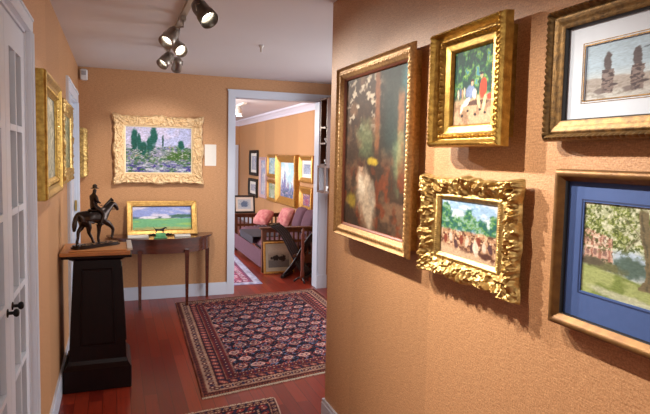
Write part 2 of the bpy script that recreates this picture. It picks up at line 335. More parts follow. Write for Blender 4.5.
def beads(lo, hi, amp, pitch):
    def fn(X, Y, s, I, L):
        k = np.round(L/pitch); t = np.abs(np.sin(PI*s*k)); q = (I-lo)/(hi-lo); return amp*t*np.sin(PI*np.clip(q, 0, 1))*((q > 0) & (q < 1))
    return fn
def leaves(lo, hi, amp, pitch):
    def fn(X, Y, s, I, L):
        k = np.round(L/pitch); q = np.clip((I-lo)/(hi-lo), 0, 1); ph = s*k
        fr = np.abs((ph % 1)-.5)*2; a = (1-ss(np.abs(fr-.15-.6*q), .12, .34)); b = (1-ss(np.hypot((fr-.95)*1.4, q-.5), .2, .5))
        c = .35*np.abs(np.sin(PI*(ph*3+q*2)))
        return amp*(np.maximum(a, b)+c)*np.sin(PI*q)*((I > lo) & (I < hi))
    return fn
def lumps(lo, hi, amp, W, Ht, num, size, seed, wd):
    rg = np.random.RandomState(seed); per = 2*(W+Ht); P = []
    for i in range(num):
        d = per*(i+rg.rand()*.7)/num; q = lo+(hi-lo)*rg.rand()
        if d < W: x, y = -W/2+d, q
        elif d < W+Ht: x, y = W/2-q, d-W
        elif d < 2*W+Ht: x, y = W/2-(d-W-Ht), Ht-q
        else: x, y = -W/2+q, Ht-(d-2*W-Ht)
        P.append((x, y, size*(.5+rg.rand()), size*(.22+.35*rg.rand()), rg.rand()*PI, .5+.5*rg.rand()))
    def fn(X, Y, s, I, L):
        Hh = np.zeros_like(X)
        for x, y, a, b, r, k in P:
            dx = X-x; dy = Y-y; c, sn = math.cos(r), math.sin(r); p = (dx*c+dy*sn)/a; q = (-dx*sn+dy*c+.35*b*np.sin(p*3))/b
            e = 1-p*p-q*q; Hh = np.maximum(Hh, k*np.sqrt(np.maximum(e, 0))*(.75+.25*np.cos(q*5)))
        ed = np.clip((I-lo)/.006, 0, 1)*np.clip((hi-I)/.006, 0, 1)
        return amp*Hh*ed
    return fn
def addf(*fs):
    return lambda X, Y, s, I, L: sum(f(X, Y, s, I, L) for f in fs)
def rococo_out(amp, lobes):
    def fn(X, Y, s, I, L):
        e = np.minimum(s, 1-s)*L; mid = np.abs(s-.5)*L
        o = .9*np.exp(-(e/.05)**2)+.8*np.exp(-(mid/.055)**2)+.35*np.abs(np.sin(PI*s*np.round(L/lobes)))-.35
        return amp*o*np.clip(1-I/.06, 0, 1)
    return fn
# wall frames: matrices
def on_right(y, z, x=1.157): return Matrix(((0, 0, -1, x), (-1, 0, 0, y), (0, 1, 0, z), (0, 0, 0, 1)))
def on_left(y, z, x=-.346): return Matrix(((0, 0, 1, x), (1, 0, 0, y), (0, 1, 0, z), (0, 0, 0, 1)))
def on_back(x, z, y=6.24): return Matrix(((1, 0, 0, x), (0, 0, -1, y), (0, 1, 0, z), (0, 0, 0, 1)))
def quadring(u0, u1, v0, v1, wd, n0, n1, rad=0):
    m = MB(); m.box(u0, u1, v0, v0+wd, n0, n1); m.box(u0, u1, v1-wd, v1, n0, n1); m.box(u0, u0+wd, v0+wd, v1-wd, n0, n1); m.box(u1-wd, u1, v0+wd, v1-wd, n0, n1); return m
def picture(label, mw, W, Ht, prof, fn, res, goldm, paint, step=.005, orn=None, out=None, liner=None, matb=None, fillet=None, kx=1, cell=.004, cat='picture', group=None, name='framed_picture', glass=False, labelpart=None):
    t = empty(name, label, cat, mw, group)
    vs, f = ring(W, Ht, prof, step, orn, out, kx, cell=cell); fr = MB().add(vs, f).build('frame', goldm, t, auto=50)
    i = prof[-1][0]; n = prof[-1][1]; u0, u1, v0, v1 = -W/2+i*kx, W/2-i*kx, i, Ht-i
    if liner:     # (width, depth of front, material)
        wd, lm = liner; vs, f = ring(u1-u0+.004, v1-v0+.004, [(0, n-.012), (0, n-.002), (.15*wd, n), (.8*wd, n-.004), (wd, n-.008), (wd, n-.013)], .02, cell=.01)
        vs = [(x, y+v0-.002, z) for x, y, z in vs]; MB().add(vs, f).build('liner', lm, t, auto=40); u0 += wd-.002; u1 -= wd-.002; v0 += wd-.002; v1 -= wd-.002; n -= .009
    if matb:      # (left/right, bottom, top widths, material)
        wl, wb, wt, mm = matb; m = MB(); m.box(u0, u1, v0, v0+wb, n-.008, n-.004); m.box(u0, u1, v1-wt, v1, n-.008, n-.004); m.box(u0, u0+wl, v0+wb, v1-wt, n-.008, n-.004); m.box(u1-wl, u1, v0+wb, v1-wt, n-.008, n-.004)
        mo = m.build('mat_board', mm, t); u0 += wl; u1 -= wl; v0 += wb; v1 -= wt
        if fillet:
            for d, wd, fm in fillet: quadring(u0-d-wd, u1+d+wd, v0-d-wd, v1+d+wd, wd, n-.0045, n-.0030).build('fillet', fm, mo)
        n -= .005
    canvas('painting', u0-.001, u1+.001, v0-.001, v1+.001, n-.003, fn, res, paint, t)
    return t

# ------------------------------------------------------------------ materials
def wall_material():
    m = bpy.data.materials.new('grasscloth'); m.use_nodes = True; nt = m.node_tree; n = nt.nodes; L = nt.links; b = n['Principled BSDF']
    b.inputs['Roughness'].default_value = .52; b.inputs['Specular IOR Level'].default_value = .45
    tc = n.new('ShaderNodeTexCoord'); sx = n.new('ShaderNodeSeparateXYZ'); L.new(tc.outputs['Object'], sx.inputs[0])
    add = n.new('ShaderNodeMath'); add.operation = 'ADD'; L.new(sx.outputs[0], add.inputs[0]); L.new(sx.outputs[1], add.inputs[1])
    cb = n.new('ShaderNodeCombineXYZ'); L.new(add.outputs[0], cb.inputs[0]); L.new(sx.outputs[2], cb.inputs[2])
    mp = n.new('ShaderNodeMapping'); mp.inputs['Scale'].default_value = (14, 1, 120); L.new(cb.outputs[0], mp.inputs[0])
    fib = n.new('ShaderNodeTexNoise'); fib.inputs['Scale'].default_value = 2.2; fib.inputs['Detail'].default_value = 6; fib.inputs['Roughness'].default_value = .7; L.new(mp.outputs[0], fib.inputs['Vector'])
    spk = n.new('ShaderNodeTexNoise'); spk.inputs['Scale'].default_value = 170; spk.inputs['Detail'].default_value = 2; L.new(cb.outputs[0], spk.inputs['Vector'])
    big = n.new('ShaderNodeTexNoise'); big.inputs['Scale'].default_value = 1.6; L.new(cb.outputs[0], big.inputs['Vector'])
    r = n.new('ShaderNodeValToRGB'); r.color_ramp.elements[0].position = .3; r.color_ramp.elements[1].position = .7
    r.color_ramp.elements[0].color = (*lin((148, 100, 62)), 1); r.color_ramp.elements[1].color = (*lin((222, 172, 124)), 1)
    mx = n.new('ShaderNodeMath'); mx.operation = 'MULTIPLY_ADD'; mx.inputs[1].default_value = .55; L.new(fib.outputs['Fac'], mx.inputs[0])
    m2 = n.new('ShaderNodeMath'); m2.operation = 'MULTIPLY'; m2.inputs[1].default_value = .45; L.new(spk.outputs['Fac'], m2.inputs[0]); L.new(m2.outputs[0], mx.inputs[2])
    L.new(mx.outputs[0], r.inputs[0])
    # seams of the paper drops: slightly different tone per 0.76 m panel
    fl = n.new('ShaderNodeMath'); fl.operation = 'DIVIDE'; fl.inputs[1].default_value = .76; L.new(add.outputs[0], fl.inputs[0])
    f2 = n.new('ShaderNodeMath'); f2.operation = 'FLOOR'; L.new(fl.outputs[0], f2.inputs[0])
    wn = n.new('ShaderNodeTexWhiteNoise'); wn.noise_dimensions = '1D'; L.new(f2.outputs[0], wn.inputs['W'])
    mr = n.new('ShaderNodeMapRange'); mr.inputs[3].default_value = .93; mr.inputs[4].default_value = 1.05; L.new(wn.outputs[0], mr.inputs[0])
    hs = n.new('ShaderNodeHueSaturation'); hs.inputs['Saturation'].default_value = 1.0; L.new(r.outputs[0], hs.inputs['Color']); L.new(mr.outputs[0], hs.inputs['Value'])
    L.new(hs.outputs[0], b.inputs['Base Color'])
    bp = n.new('ShaderNodeBump'); bp.inputs['Strength'].default_value = .55; bp.inputs['Distance'].default_value = .003; L.new(mx.outputs[0], bp.inputs['Height']); L.new(bp.outputs[0], b.inputs['Normal'])
    return m
def floor_material():
    m = bpy.data.materials.new('mahogany_boards'); m.use_nodes = True; nt = m.node_tree; n = nt.nodes; L = nt.links; b = n['Principled BSDF']
    b.inputs['Specular IOR Level'].default_value = .35; b.inputs['Coat Weight'].default_value = .08; b.inputs['Coat Roughness'].default_value = .12
    tc = n.new('ShaderNodeTexCoord'); mp = n.new('ShaderNodeMapping'); mp.inputs['Rotation'].default_value = (0, 0, PI/2); L.new(tc.outputs['Object'], mp.inputs[0])
    br = n.new('ShaderNodeTexBrick'); br.inputs['Scale'].default_value = 1; br.inputs['Brick Width'].default_value = 1.1; br.inputs['Row Height'].default_value = .083; br.inputs['Mortar Size'].default_value = .0018
    br.inputs['Color1'].default_value = (*lin((112, 28, 16)), 1); br.inputs['Color2'].default_value = (*lin((150, 52, 30)), 1); br.inputs['Mortar'].default_value = (*lin((84, 24, 14)), 1); br.offset = .37
    L.new(mp.outputs[0], br.inputs['Vector'])
    m3 = n.new('ShaderNodeMapping'); m3.inputs['Scale'].default_value = (40, 2.5, 1); L.new(tc.outputs['Object'], m3.inputs[0])
    nz = n.new('ShaderNodeTexNoise'); nz.inputs['Scale'].default_value = 1.6; nz.inputs['Detail'].default_value = 5; L.new(m3.outputs[0], nz.inputs['Vector'])
    mx = n.new('ShaderNodeMix'); mx.data_type = 'RGBA'; mx.blend_type = 'MULTIPLY'; mx.inputs[0].default_value = .55; L.new(br.outputs[0], mx.inputs[6])
    rp = n.new('ShaderNodeValToRGB'); rp.color_ramp.elements[0].position = .3; rp.color_ramp.elements[1].position = .7; rp.color_ramp.elements[0].color = (.5, .42, .38, 1); rp.color_ramp.elements[1].color = (1, 1, 1, 1); L.new(nz.outputs['Fac'], rp.inputs[0]); L.new(rp.outputs[0], mx.inputs[7])
    L.new(mx.outputs[2], b.inputs['Base Color'])
    mr = n.new('ShaderNodeMapRange'); mr.inputs[3].default_value = .22; mr.inputs[4].default_value = .42; L.new(nz.outputs['Fac'], mr.inputs[0]); L.new(mr.outputs[0], b.inputs['Roughness'])
    bp = n.new('ShaderNodeBump'); bp.inputs['Strength'].default_value = .25; bp.inputs['Distance'].default_value = .002; L.new(br.outputs['Fac'], bp.inputs['Height']); bp.invert = True; L.new(bp.outputs[0], b.inputs['Normal'])
    return m
WALL = wall_material(); FLOOR = floor_material()
CEIL = mat('ceiling_paint', (220, 216, 216), .8, noise=.1, nscale=1.2)
WHITE = mat('white_trim', (204, 210, 222), .35, noise=.08, nscale=5)
DOORW = mat('door_paint', (226, 234, 246), .35, noise=.08, nscale=5)
GOLD = mat('bright_gilt', (206, 172, 104), .36, .7, .6, 60, (112, 82, 38), .35, 220, bdist=.002)
GOLDP = mat('worn_gilt', (186, 146, 92), .5, .4, .55, 80, (120, 80, 40), .4, 260, bdist=.002)
GOLDY = mat('antique_gilt', (190, 154, 76), .36, .8, .6, 45, (110, 70, 20), .35, 220, bdist=.003)
GOLDD = mat('dark_bronze_gilt', (132, 100, 54), .46, .6, .7, 70, (60, 42, 22), .4, 240, bdist=.002)
IVORY = mat('ivory_gilt', (232, 204, 160), .5, .15, .5, 60, (196, 150, 96), .5, 200, bdist=.003)
REDW = mat('red_bole_wood', (120, 62, 36), .4, .1, .4, 40)
BLACKW = mat('ebonised_wood', (34, 22, 20), .35, 0, .3, 10, spec=.5)
PEDW = mat('dark_mahogany', (30, 11, 9), .32, 0, .5, 6, (18, 8, 8), stretch=(8, 8, 1), spec=.16)
TABW = mat('table_mahogany', (84, 38, 24), .25, 0, .5, 6, (44, 18, 12), stretch=(1, 8, 8), spec=.6, coat=.3)
TOPW = mat('honey_wood', (200, 136, 76), .35, 0, .5, 8, (164, 98, 50), stretch=(1, 10, 10))
OAK = mat('brown_oak', (104, 60, 34), .35, 0, .5, 8, (60, 34, 20), stretch=(6, 6, 1))
BRASS = mat('brass', (214, 176, 96), .3, 1, .2, 30)
IRON = mat('black_iron', (26, 24, 24), .4, .6, .2, 30)
BRONZE = mat('dark_bronze', (70, 60, 56), .24, .85, .5, 25, (30, 25, 22))
NICKEL = mat('brushed_nickel', (150, 142, 132), .35, .9, .15, 80)
PAINT = vmat('oil_paint', .6, .2, .12, 0); WATER = vmat('watercolour_under_glass', .7, 0, .12, .04)
MATW = mat('pale_blue_mat', (204, 214, 226), .6, noise=.06, nscale=40); MATB = mat('blue_mat', (72, 96, 150), .7, noise=.15, nscale=50, spec=.3); MATD = mat('dark_blue_line', (34, 52, 98), .6)
DARK = mat('dark_slip', (26, 22, 20), .5)
PAPER = mat('white_paper', (226, 222, 214), .7, noise=.08)
GLASS = glassmat('glass'); CURT = mat('grey_curtain', (84, 90, 90), .9, 0, .3, 8, stretch=(1, 12, 1))
PURP = mat('plum_fabric', (96, 62, 76), .9, 0, .35, 25, bump=.3, bscale=200); PINK = mat('pink_fabric', (176, 96, 98), .9, 0, .5, 18, (214, 160, 150), .3, 200); GREYC = mat('dark_throw', (52, 48, 58), .9, 0, .3, 30)
RUGM = vmat('wool_rug', .95, .6, .1, 0, 400)

# ------------------------------------------------------------------ room shell
XL, XR, YB, YC = -.346, 1.157, 6.24, 3.0
def sbox(name, x0, x1, y0, y1, z0, z1, m): return struct(MB().box(x0, x1, y0, y1, z0, z1).build(name, m))
sbox('floor', -.5, 3.4, -1.5, 14.2, -.1, 0, FLOOR)
sbox('ceiling', -.5, 3.4, -1.5, YB+.15, H, H+.1, CEIL)
# left wall with the opening of the near double door and the far door
m = MB(); D1, D2, DT = 1.74, 2.655, 2.07; E1, E2, ET = 4.80, 5.78, 2.04
m.box(XL-.12, XL, -1.5, D1, 0, H); m.box(XL-.12, XL, D1, D2, DT, H); m.box(XL-.12, XL, D2, E1, 0, H); m.box(XL-.12, XL, E1, E2, ET, H); m.box(XL-.12, XL, E2, YB+.15, 0, H)
struct(m.build('wall_left', WALL))
m = MB(); OL, OR, OT = 1.25, 2.275, 2.235
m.box(XL, OL, YB, YB+.15, 0, H); m.box(OL, OR, YB, YB+.15, OT, H); m.box(OR, 3.1, YB, YB+.15, 0, H)
struct(m.build('wall_back', WALL))
sbox('wall_right', XR, XR+.14, -1.5, YC, 0, H, WALL)
sbox('wall_right_far', 2.50, 2.62, 5.72, YB, 0, H, WALL)
def base(name, x0, x1, y0, y1, top=.14, ax='x'):
    m = MB(); m.box(x0, x1, y0, y1, 0, top-.02)
    if ax == 'x': m.box(x0, x1, y0+.004 if y0 < y1 else y0, y1, top-.02, top)
    else: m.box(x0+(.004 if name.endswith('right') else 0), x1-(0 if name.endswith('right') else .004), y0, y1, top-.02, top)
    return struct(m.build(name, WHITE))
base('baseboard_back', XL+.016, OL-.07, YB-.016, YB)
base('baseboard_left', XL, XL+.016, D2+.075, E1-.09, .14, 'y')
base('baseboard_left_far', XL, XL+.016, E2+.09, YB, .14, 'y')
base('baseboard_right', XR-.016, XR, -1.5, YC+.016, .14, 'y')
struct(MB().box(XR, XR+.14, YC, YC+.016, 0, .14).build('baseboard_corner', WHITE))
# cased opening in the back wall
m = MB()
for a, b, dz in ((0, .07, 0),):
    m.box(OL-.07, OL, YB-.018, YB, 0, OT+.06); m.box(OR, OR+.105, YB-.018, YB, 0, OT+.06); m.box(OL, OR, YB-.018, YB, OT, OT+.06)
m.box(OL-.078, OR+.113, YB-.026, YB-.001, OT+.055, OT+.072)
m.box(OL, OL+.014, YB, YB+.16, 0, OT); m.box(OR-.014, OR, YB, YB+.16, 0, OT); m.box(OL+.014, OR-.014, YB, YB+.16, OT-.014, OT)
m.box(OR+.012, OR+.03, YB-.024, YB-.018, 0, OT); m.box(OR+.08, OR+.10, YB-.026, YB-.018, 0, OT); m.box(OR-.02, OR+.11, YB-.03, YB-.016, 0, .16)
struct(m.build('trim_1', WHITE))
# casings on the left wall
def casing(name, y0, y1, top, w=.075, xin=.02):
    m = MB(); X = XL
    for a, b in ((y0-w, y0), (y1, y1+w)):
        m.box(X, X+xin, a, b, 0, top); m.box(X+xin, X+xin+.006, a+w*.15, a+w*.3, 0, top); m.box(X+xin, X+xin+.006, a+w*.7, a+w*.85, 0, top)
    m.box(X, X+xin, y0-w, y1+w, top, top+w); m.box(X+xin, X+xin+.006, y0-w*.8, y1+w*.8, top+w*.7, top+w*.85)
    m.box(X-.12, X, y0-.004, y0+.012, 0, top); m.box(X-.12, X, y1-.012, y1+.004, 0, top); m.box(X-.12, X, y0, y1, top-.012, top+.004)
    return struct(m.build(name, DOORW))
casing('trim_2', D1, D2, DT, .07); casing('trim_3', E1, E2, ET, .11)
# French doors (near left)
def french(name, y0, y1, knob_y, hinge_y):
    X0, X1 = XL-.045, XL-.006; z0, z1 = .012, DT-.016; st = .085; rows = [.42, .726, 1.036, 1.346, 1.656, 1.945]; gy0, gy1 = y0+st, y1-st
    m = MB(); m.box(X0, X1, y0, gy0, z0, z1); m.box(X0, X1, gy1, y1, z0, z1); m.box(X0, X1, gy0, gy1, z0, rows[0]); m.box(X0, X1, gy0, gy1, rows[-1], z1)
    m.box(X1, X1+.004, gy0+.0, gy1, .1, .34)
    mid = (gy0+gy1)/2; m.box(X0+.006, X1+.0, mid-.010, mid+.010, rows[0], rows[-1])
    for r in rows[1:-1]: m.box(X0+.006, X1+.001, gy0, mid-.012, r-.012, r+.012); m.box(X0+.006, X1+.001, mid+.012, gy1, r-.012, r+.012)
    d = struct(m.build(name, DOORW))
    MB().box(X0+.016, X0+.020, gy0, gy1, rows[0], rows[-1]).build('pane', GLASS, d)
    c = MB(); n = 40; vs = []; f = []
    for k in range(n+1):
        y = gy0-.01+(gy1-gy0+.02)*k/n; x = X0-.02+.008*math.sin(k*1.7); vs += [(x, y, rows[0]-.03), (x, y, rows[-1]+.03)]
    for k in range(n): f.append((2*k, 2*k+2, 2*k+3, 2*k+1))
    MB().add(vs, f).build('curtain', CURT, d, smooth=True)
    T = Matrix.Translation((X1, knob_y, 1.01)) @ Matrix.Rotation(PI/2, 4, 'Y')
    k = MB().lathe([(.015, 0), (.015, .003), (.006, .005), (.006, .018), (.012, .022), (.015, .029), (.011, .036), (.004, .038)], 20, T).build('door_knob', IRON, d, smooth=True)
    for z in (.36, 1.13, 1.82):
        h = MB(); h.box(X1, X1+.004, hinge_y-.018, hinge_y+.018, z-.045, z+.045); h.tube([(X1+.009, hinge_y, z-.048), (X1+.009, hinge_y, z+.048)], .0065, 10); h.build('hinge', BRASS, d)
    return d
french('door_1', 1.752, 2.196, 2.15, 1.745); french('door_2', 2.199, 2.643, 2.25, 2.668)
m = MB(); m.box(XL-.06, XL-.02, E1+.012, E2-.012, .01, ET-.012)
for z0, z1 in ((.25, .95), (1.1, 1.85)):
    for a, b in ((E1+.12, E1+.45), (E1+.53, E2-.12)): m.box(XL-.02, XL-.012, a, b, z0, z1)
dr = struct(m.build('door_3', DOORW)); MB().box(XL-.012, XL+.004, E2-.04, E2-.012, 1.02, 1.12).build('hinge', BRASS, dr)

# ------------------------------------------------------------------ far room shell
FX, FY = 2.95, 14.0
sbox('ceiling_far', -2.0, 3.1, YB+.15, 14.2, H+.01, H+.1, mat('far_ceiling_paint', (226, 226, 232), .8))
sbox('wall_far_right', FX, FX+.12, YB+.15, FY, 0, H+.01, WALL)
m = MB(); m.box(-2.0, 2.35, FY, FY+.12, 0, H); m.box(2.86, FX+.12, FY, FY+.12, 0, H); m.box(2.35, 2.86, FY, FY+.12, 1.78, H); m.box(2.35, 2.86, FY, FY+.12, 0, .35)
struct(m.build('wall_far_back', WALL))
m = MB(); m.box(-1.9, -1.78, YB+.15, 7.4, 0, H); m.box(-1.9, -1.78, 11.6, FY, 0, H); m.box(-1.9, -1.78, 7.4, 11.6, 0, .6); m.box(-1.9, -1.78, 7.4, 11.6, 2.3, H)
struct(m.build('wall_far_left', WALL))
sbox('wall_far_front', -1.9, XL, YB, YB+.15, 0, H, WALL)
m = MB()   # crown moulding
prof = [(0, 0), (.0, -.13), (.02, -.13), (.03, -.10), (.07, -.05), (.10, -.03), (.10, 0)]
n = len(prof)
v = [(FX-a, y, H+.01+b) for y in (YB+.15, FY) for a, b in prof]; m.add(v, [(i, (i+1) % n, n+(i+1) % n, n+i) for i in range(n)]+[tuple(range(n)), tuple(range(n, 2*n))[::-1]])
v = [(x, FY-a, H+.01+b) for x in (-1.78, FX) for a, b in prof]; m.add(v, [(i, (i+1) % n, n+(i+1) % n, n+i) for i in range(n)])
struct(m.build('trim_4', mat('crown_paint', (224, 222, 236), .4)))
struct(MB().box(FX-.016, FX, YB+.15, FY, 0, .14).box(1.0, FX-.016, FY-.016, FY, 0, .14).build('baseboard_far', WHITE))
m = MB(); m.box(2.35, 2.42, FY-.03, FY, .3, 1.85); m.box(2.83, 2.91, FY-.03, FY, .3, 1.85); m.box(2.42, 2.83, FY-.03, FY, 1.78, 1.85); m.box(2.42, 2.83, FY-.03, FY, .3, .38); m.box(2.42, 2.83, FY-.01, FY+.03, .93, .98)
wf = struct(m.build('window_1', WHITE)); MB().box(2.42, 2.83, FY+.03, FY+.034, .38, 1.78).build('pane', GLASS, wf)
tag(MB().box(2.40, 2.855, FY+.04, FY+.07, .98, 1.775).build('window_blind', mat('navy_blind', (50, 52, 86), .8)), 'dark navy blind in the upper half of the far white window', 'window blind')

# ------------------------------------------------------------------ track lighting
t = empty('track_light', 'ceiling track light with nickel spot heads along the hall', 'ceiling light', loc=(.40, 3.5, H))
m = MB(); m.box(-.017, .017, -2.15, 1.30, -.022, 0); m.box(-.06, .06, -.85, -.62, -.03, 0, bev=.006); m.build('track', mat('track_metal', (170, 160, 148), .35, .7), t)
LENS = emat('lamp_lens', (1.0, .93, .80), 14)
HEADS = [(.428, 2.933, (1.157, 1.75, .95), 105, 84, .036), (.321, 3.611, (-.346, 2.95, 1.35), 26, 66, .034), (.404, 3.952, (1.157, 2.3, 1.15), 95, 74, .032), (.369, 4.489, (-.346, 3.9, 1.40), 30, 66, .034), (.472, 4.692, (.42, 6.24, 1.25), 95, 66, .030), (.40, 2.30, (1.157, 1.45, .95), 125, 84, .034), (.40, 1.62, (1.157, 1.05, 1.0), 60, 84, .034)]
for i, (hx, y, aim, pw, cone, r) in enumerate(HEADS):
    P = Vector((hx, y, 2.29)); d = (Vector(aim)-P).normalized()
    q = d.to_track_quat('Z', 'Y').to_matrix().to_4x4(); T = Matrix.Translation(P-Vector((.40, 3.5, H))) @ q
    k = r/.026
    hd = MB(); hd.lathe([(.012, -.060*k), (.024*k, -.055*k), (.030*k, -.035*k), (.031*k, 0), (.034*k, .012), (.036*k, .045*k), (.033*k, .045*k), (.030*k, .010), (.027*k, .0)], 24, T)
    h = hd.build('spot_head', NICKEL if i else mat('dark_nickel', (112, 106, 98), .35, .9), t, smooth=True)
    MB().lathe([(.0265*k, .002), (.022*k, .008), (.004, .010)], 20, T).build('lens', LENS, h, smooth=True)
    a = P-Vector((.40, 3.5, H)); b = Vector((0, a.y, -.02)); s = MB(); s.box(-.014, .014, a.y-.03, a.y+.03, -.045, -.02)
    s.tube([b+Vector((0, 0, -.02)), b+Vector((0, 0, -.06)), a+Vector((0, 0, .05)), a+Vector((0, 0, .02))], .006, 8)
    # yoke around the head
    sd = d.cross(Vector((0, 0, 1))).normalized()*.036*k
    s.tube([a+sd, a+sd*1.1+Vector((0, 0, .03)), a+Vector((0, 0, .05)), a-sd*1.1+Vector((0, 0, .03)), a-sd], .0035, 6); s.build('swivel_arm', NICKEL, h)
    l = bpy.data.lights.new('spot', 'SPOT'); l.energy = pw; l.color = WARM; l.spot_size = math.radians(cone); l.spot_blend = .85; l.shadow_soft_size = .012
    lo = bpy.data.objects.new('spot', l); COL.objects.link(lo); lo.location = P+d*.055*k; lo.rotation_euler = d.to_track_quat('-Z', 'Y').to_euler()

# ------------------------------------------------------------------ right wall pictures
gp = dict(goldm=GOLDP, paint=PAINT)
W, Ht = .80, .87
picture('large tall dark oil painting with white-dressed figure, nearest the wall corner', on_right(2.365, 1.165), W, Ht,
        [(.03, 0), (.03, .040), (0, .042), (0, .050), (.004, .060), (.010, .064), (.018, .056), (.026, .052), (.040, .056), (.050, .050), (.056, .046), (.058, .042)], p_interior, (150, 210), GOLDP, PAINT, .005,
        orn=addf(beads(.002, .016, .005, .014), leaves(.020, .044, .0045, .022)), liner=(.014, REDW))
picture('small deep gilt-framed oil of seated figures and a red-coated man', on_right(1.592, 1.614), .41, .405,
        [(.03, 0), (.03, .044), (0, .046), (.002, .074), (.006, .084), (.012, .086), (.017, .074), (.024, .062), (.033, .056), (.040, .062), (.047, .058), (.050, .054), (.070, .050), (.074, .046), (.078, .040)], p_park, (120, 150), GOLDY, PAINT, .004,
        orn=addf(beads(.003, .017, .006, .016), leaves(.030, .048, .007, .028)), cell=.003, kx=1.25)
W, Ht = .555, .362
picture('heavily carved scrolled gilt frame around a crowd and trees painting', on_right(1.612, 1.148), W, Ht,
        [(.02, 0), (.02, .024), (.0, .026), (.003, .036), (.010, .046), (.024, .044), (.042, .034), (.058, .030), (.066, .034), (.072, .034), (.079, .030), (.083, .026)], p_crowd, (170, 120), GOLD, PAINT, .0028,
        orn=addf(lumps(.000, .060, .020, W, Ht, 200, .026, 5, .07), lumps(.0, .064, .009, W, Ht, 420, .011, 8, .07), beads(.064, .074, .003, .012)), out=rococo_out(.012, .06), cell=.0028, kx=1.4)
picture('gilt frame with pale blue mat showing two hazy towers', on_right(.93, 1.626), .635, .352,
        [(.02, 0), (.02, .016), (0, .018), (0, .034), (.004, .046), (.010, .050), (.016, .045), (.020, .038), (.026, .041), (.034, .040), (.042, .036), (.050, .034), (.054, .032)], p_towers, (170, 110), GOLDD, WATER, .004,
        orn=addf(beads(.002, .018, .007, .017), beads(.019, .028, .003, .009)), liner=(.006, DARK), matb=(.056, .046, .052, MATW), fillet=[(.0, .0035, GOLDD), (.0065, .0016, GOLDD)])
picture('plain gilt frame with wide blue mat around a tree watercolour', on_right(.905, 1.131), .585, .421,
        [(.01, 0), (.01, .014), (0, .016), (0, .034), (.003, .042), (.010, .046), (.018, .044), (.024, .038), (.028, .034), (.031, .031)], lambda U, V: p_tree(U*1.6, V), (280, 190), mat('brown_gilt', (130, 92, 46), .5, .5, .6, 30, (84, 52, 26), .3, 200), WATER, .01,
        liner=(.004, DARK), matb=(.052, .072, .050, MATB), fillet=[(.004, .003, MATD)])

# ------------------------------------------------------------------ back wall picture and label
W, Ht = .93, .735
picture('wide ivory-gilt carved frame with a garden landscape on the back wall', on_back(.440, 1.258), W-.02, Ht-.02,
        [(.03, 0), (.03, .035), (0, .037), (.004, .055), (.014, .070), (.036, .064), (.072, .050), (.092, .042), (.098, .044), (.106, .038), (.110, .034)], p_garden, (170, 120), IVORY, PAINT, .006,
        orn=addf(lumps(.0, .10, .020, W-.02, Ht-.02, 260, .030, 15, .1), lumps(.0, .105, .010, W-.02, Ht-.02, 420, .014, 18, .1)), out=rococo_out(.024, .09), cell=.005, liner=(.012, mat('cream_slip', (236, 220, 184), .5)))
tag(MB().box(.925, 1.05, YB-.006, YB, 1.455, 1.69).build('wall_label', PAPER), 'small white caption card beside the garden landscape', 'wall card')
s = empty('motion_sensor', 'small white motion sensor high in the left corner', 'sensor', loc=(-.29, 6.20, 2.30))
MB().box(-.035, .035, -.03, .03, 0, .11, bev=.01).build('housing', mat('white_plastic', (222, 222, 224), .4), s); MB().box(-.022, .022, -.034, -.029, .05, .09, bev=.003).build('sensor_lens', mat('grey_plastic', (160, 160, 166), .3), s)
o = MB().lathe([(.018, 0), (.020, -.01), (.010, -.02), (.006, -.045), (.012, -.05), (.004, -.056)], 16, Matrix.Translation((1.08, 4.35, H))).build('ceiling_hook', mat('painted_hook', (214, 208, 202), .4), smooth=True); tag(o, 'tiny pale fitting hanging from the hall ceiling', 'ceiling fitting')

# ------------------------------------------------------------------ left wall pictures
picture('nearest gilt-framed picture on the left wall beside the French door', on_left(3.195, 1.345), .79, .595,
        [(.02, 0), (.02, .01), (0, .012), (0, .050), (.006, .060), (.016, .062), (.024, .056), (.034, .046), (.050, .040), (.066, .044), (.078, .040), (.084, .032), (.088, .028)], p_street(4, ((150, 146, 130), (178, 172, 150), (120, 124, 112), (200, 192, 170))), (80, 60), GOLDY, PAINT, .006,
        orn=addf(beads(.050, .078, .008, .022)), group=None)
picture('second gilt-framed picture on the left wall, with leafy carved border', on_left(4.36, 1.36), .78, .56,
        [(0, 0), (0, .030), (.006, .040), (.020, .042), (.060, .034), (.090, .036), (.098, .026)], p_street(9, ((120, 126, 96), (166, 160, 120), (90, 104, 84), (190, 184, 150))), (80, 60), GOLD, PAINT, .007,
        orn=addf(lumps(.0, .09, .009, .78, .56, 160, .03, 25, .1), lumps(.0, .09, .006, .78, .56, 260, .014, 28, .1)), cell=.006)
picture('farthest small ornate gilt frame on the left wall, seen edge-on', on_left(6.05, 1.33), .30, .48,
        [(0, 0), (.003, .03), (.006, .06), (.02, .085), (.05, .07), (.07, .055), (.074, .04)], p_street(12, ((120, 110, 90), (160, 150, 120), (80, 80, 70), (190, 180, 150))), (30, 30), GOLD, PAINT, .007,
        orn=lumps(.0, .07, .012, .30, .48, 90, .02, 35, .1), out=rococo_out(.012, .07), cell=.006)

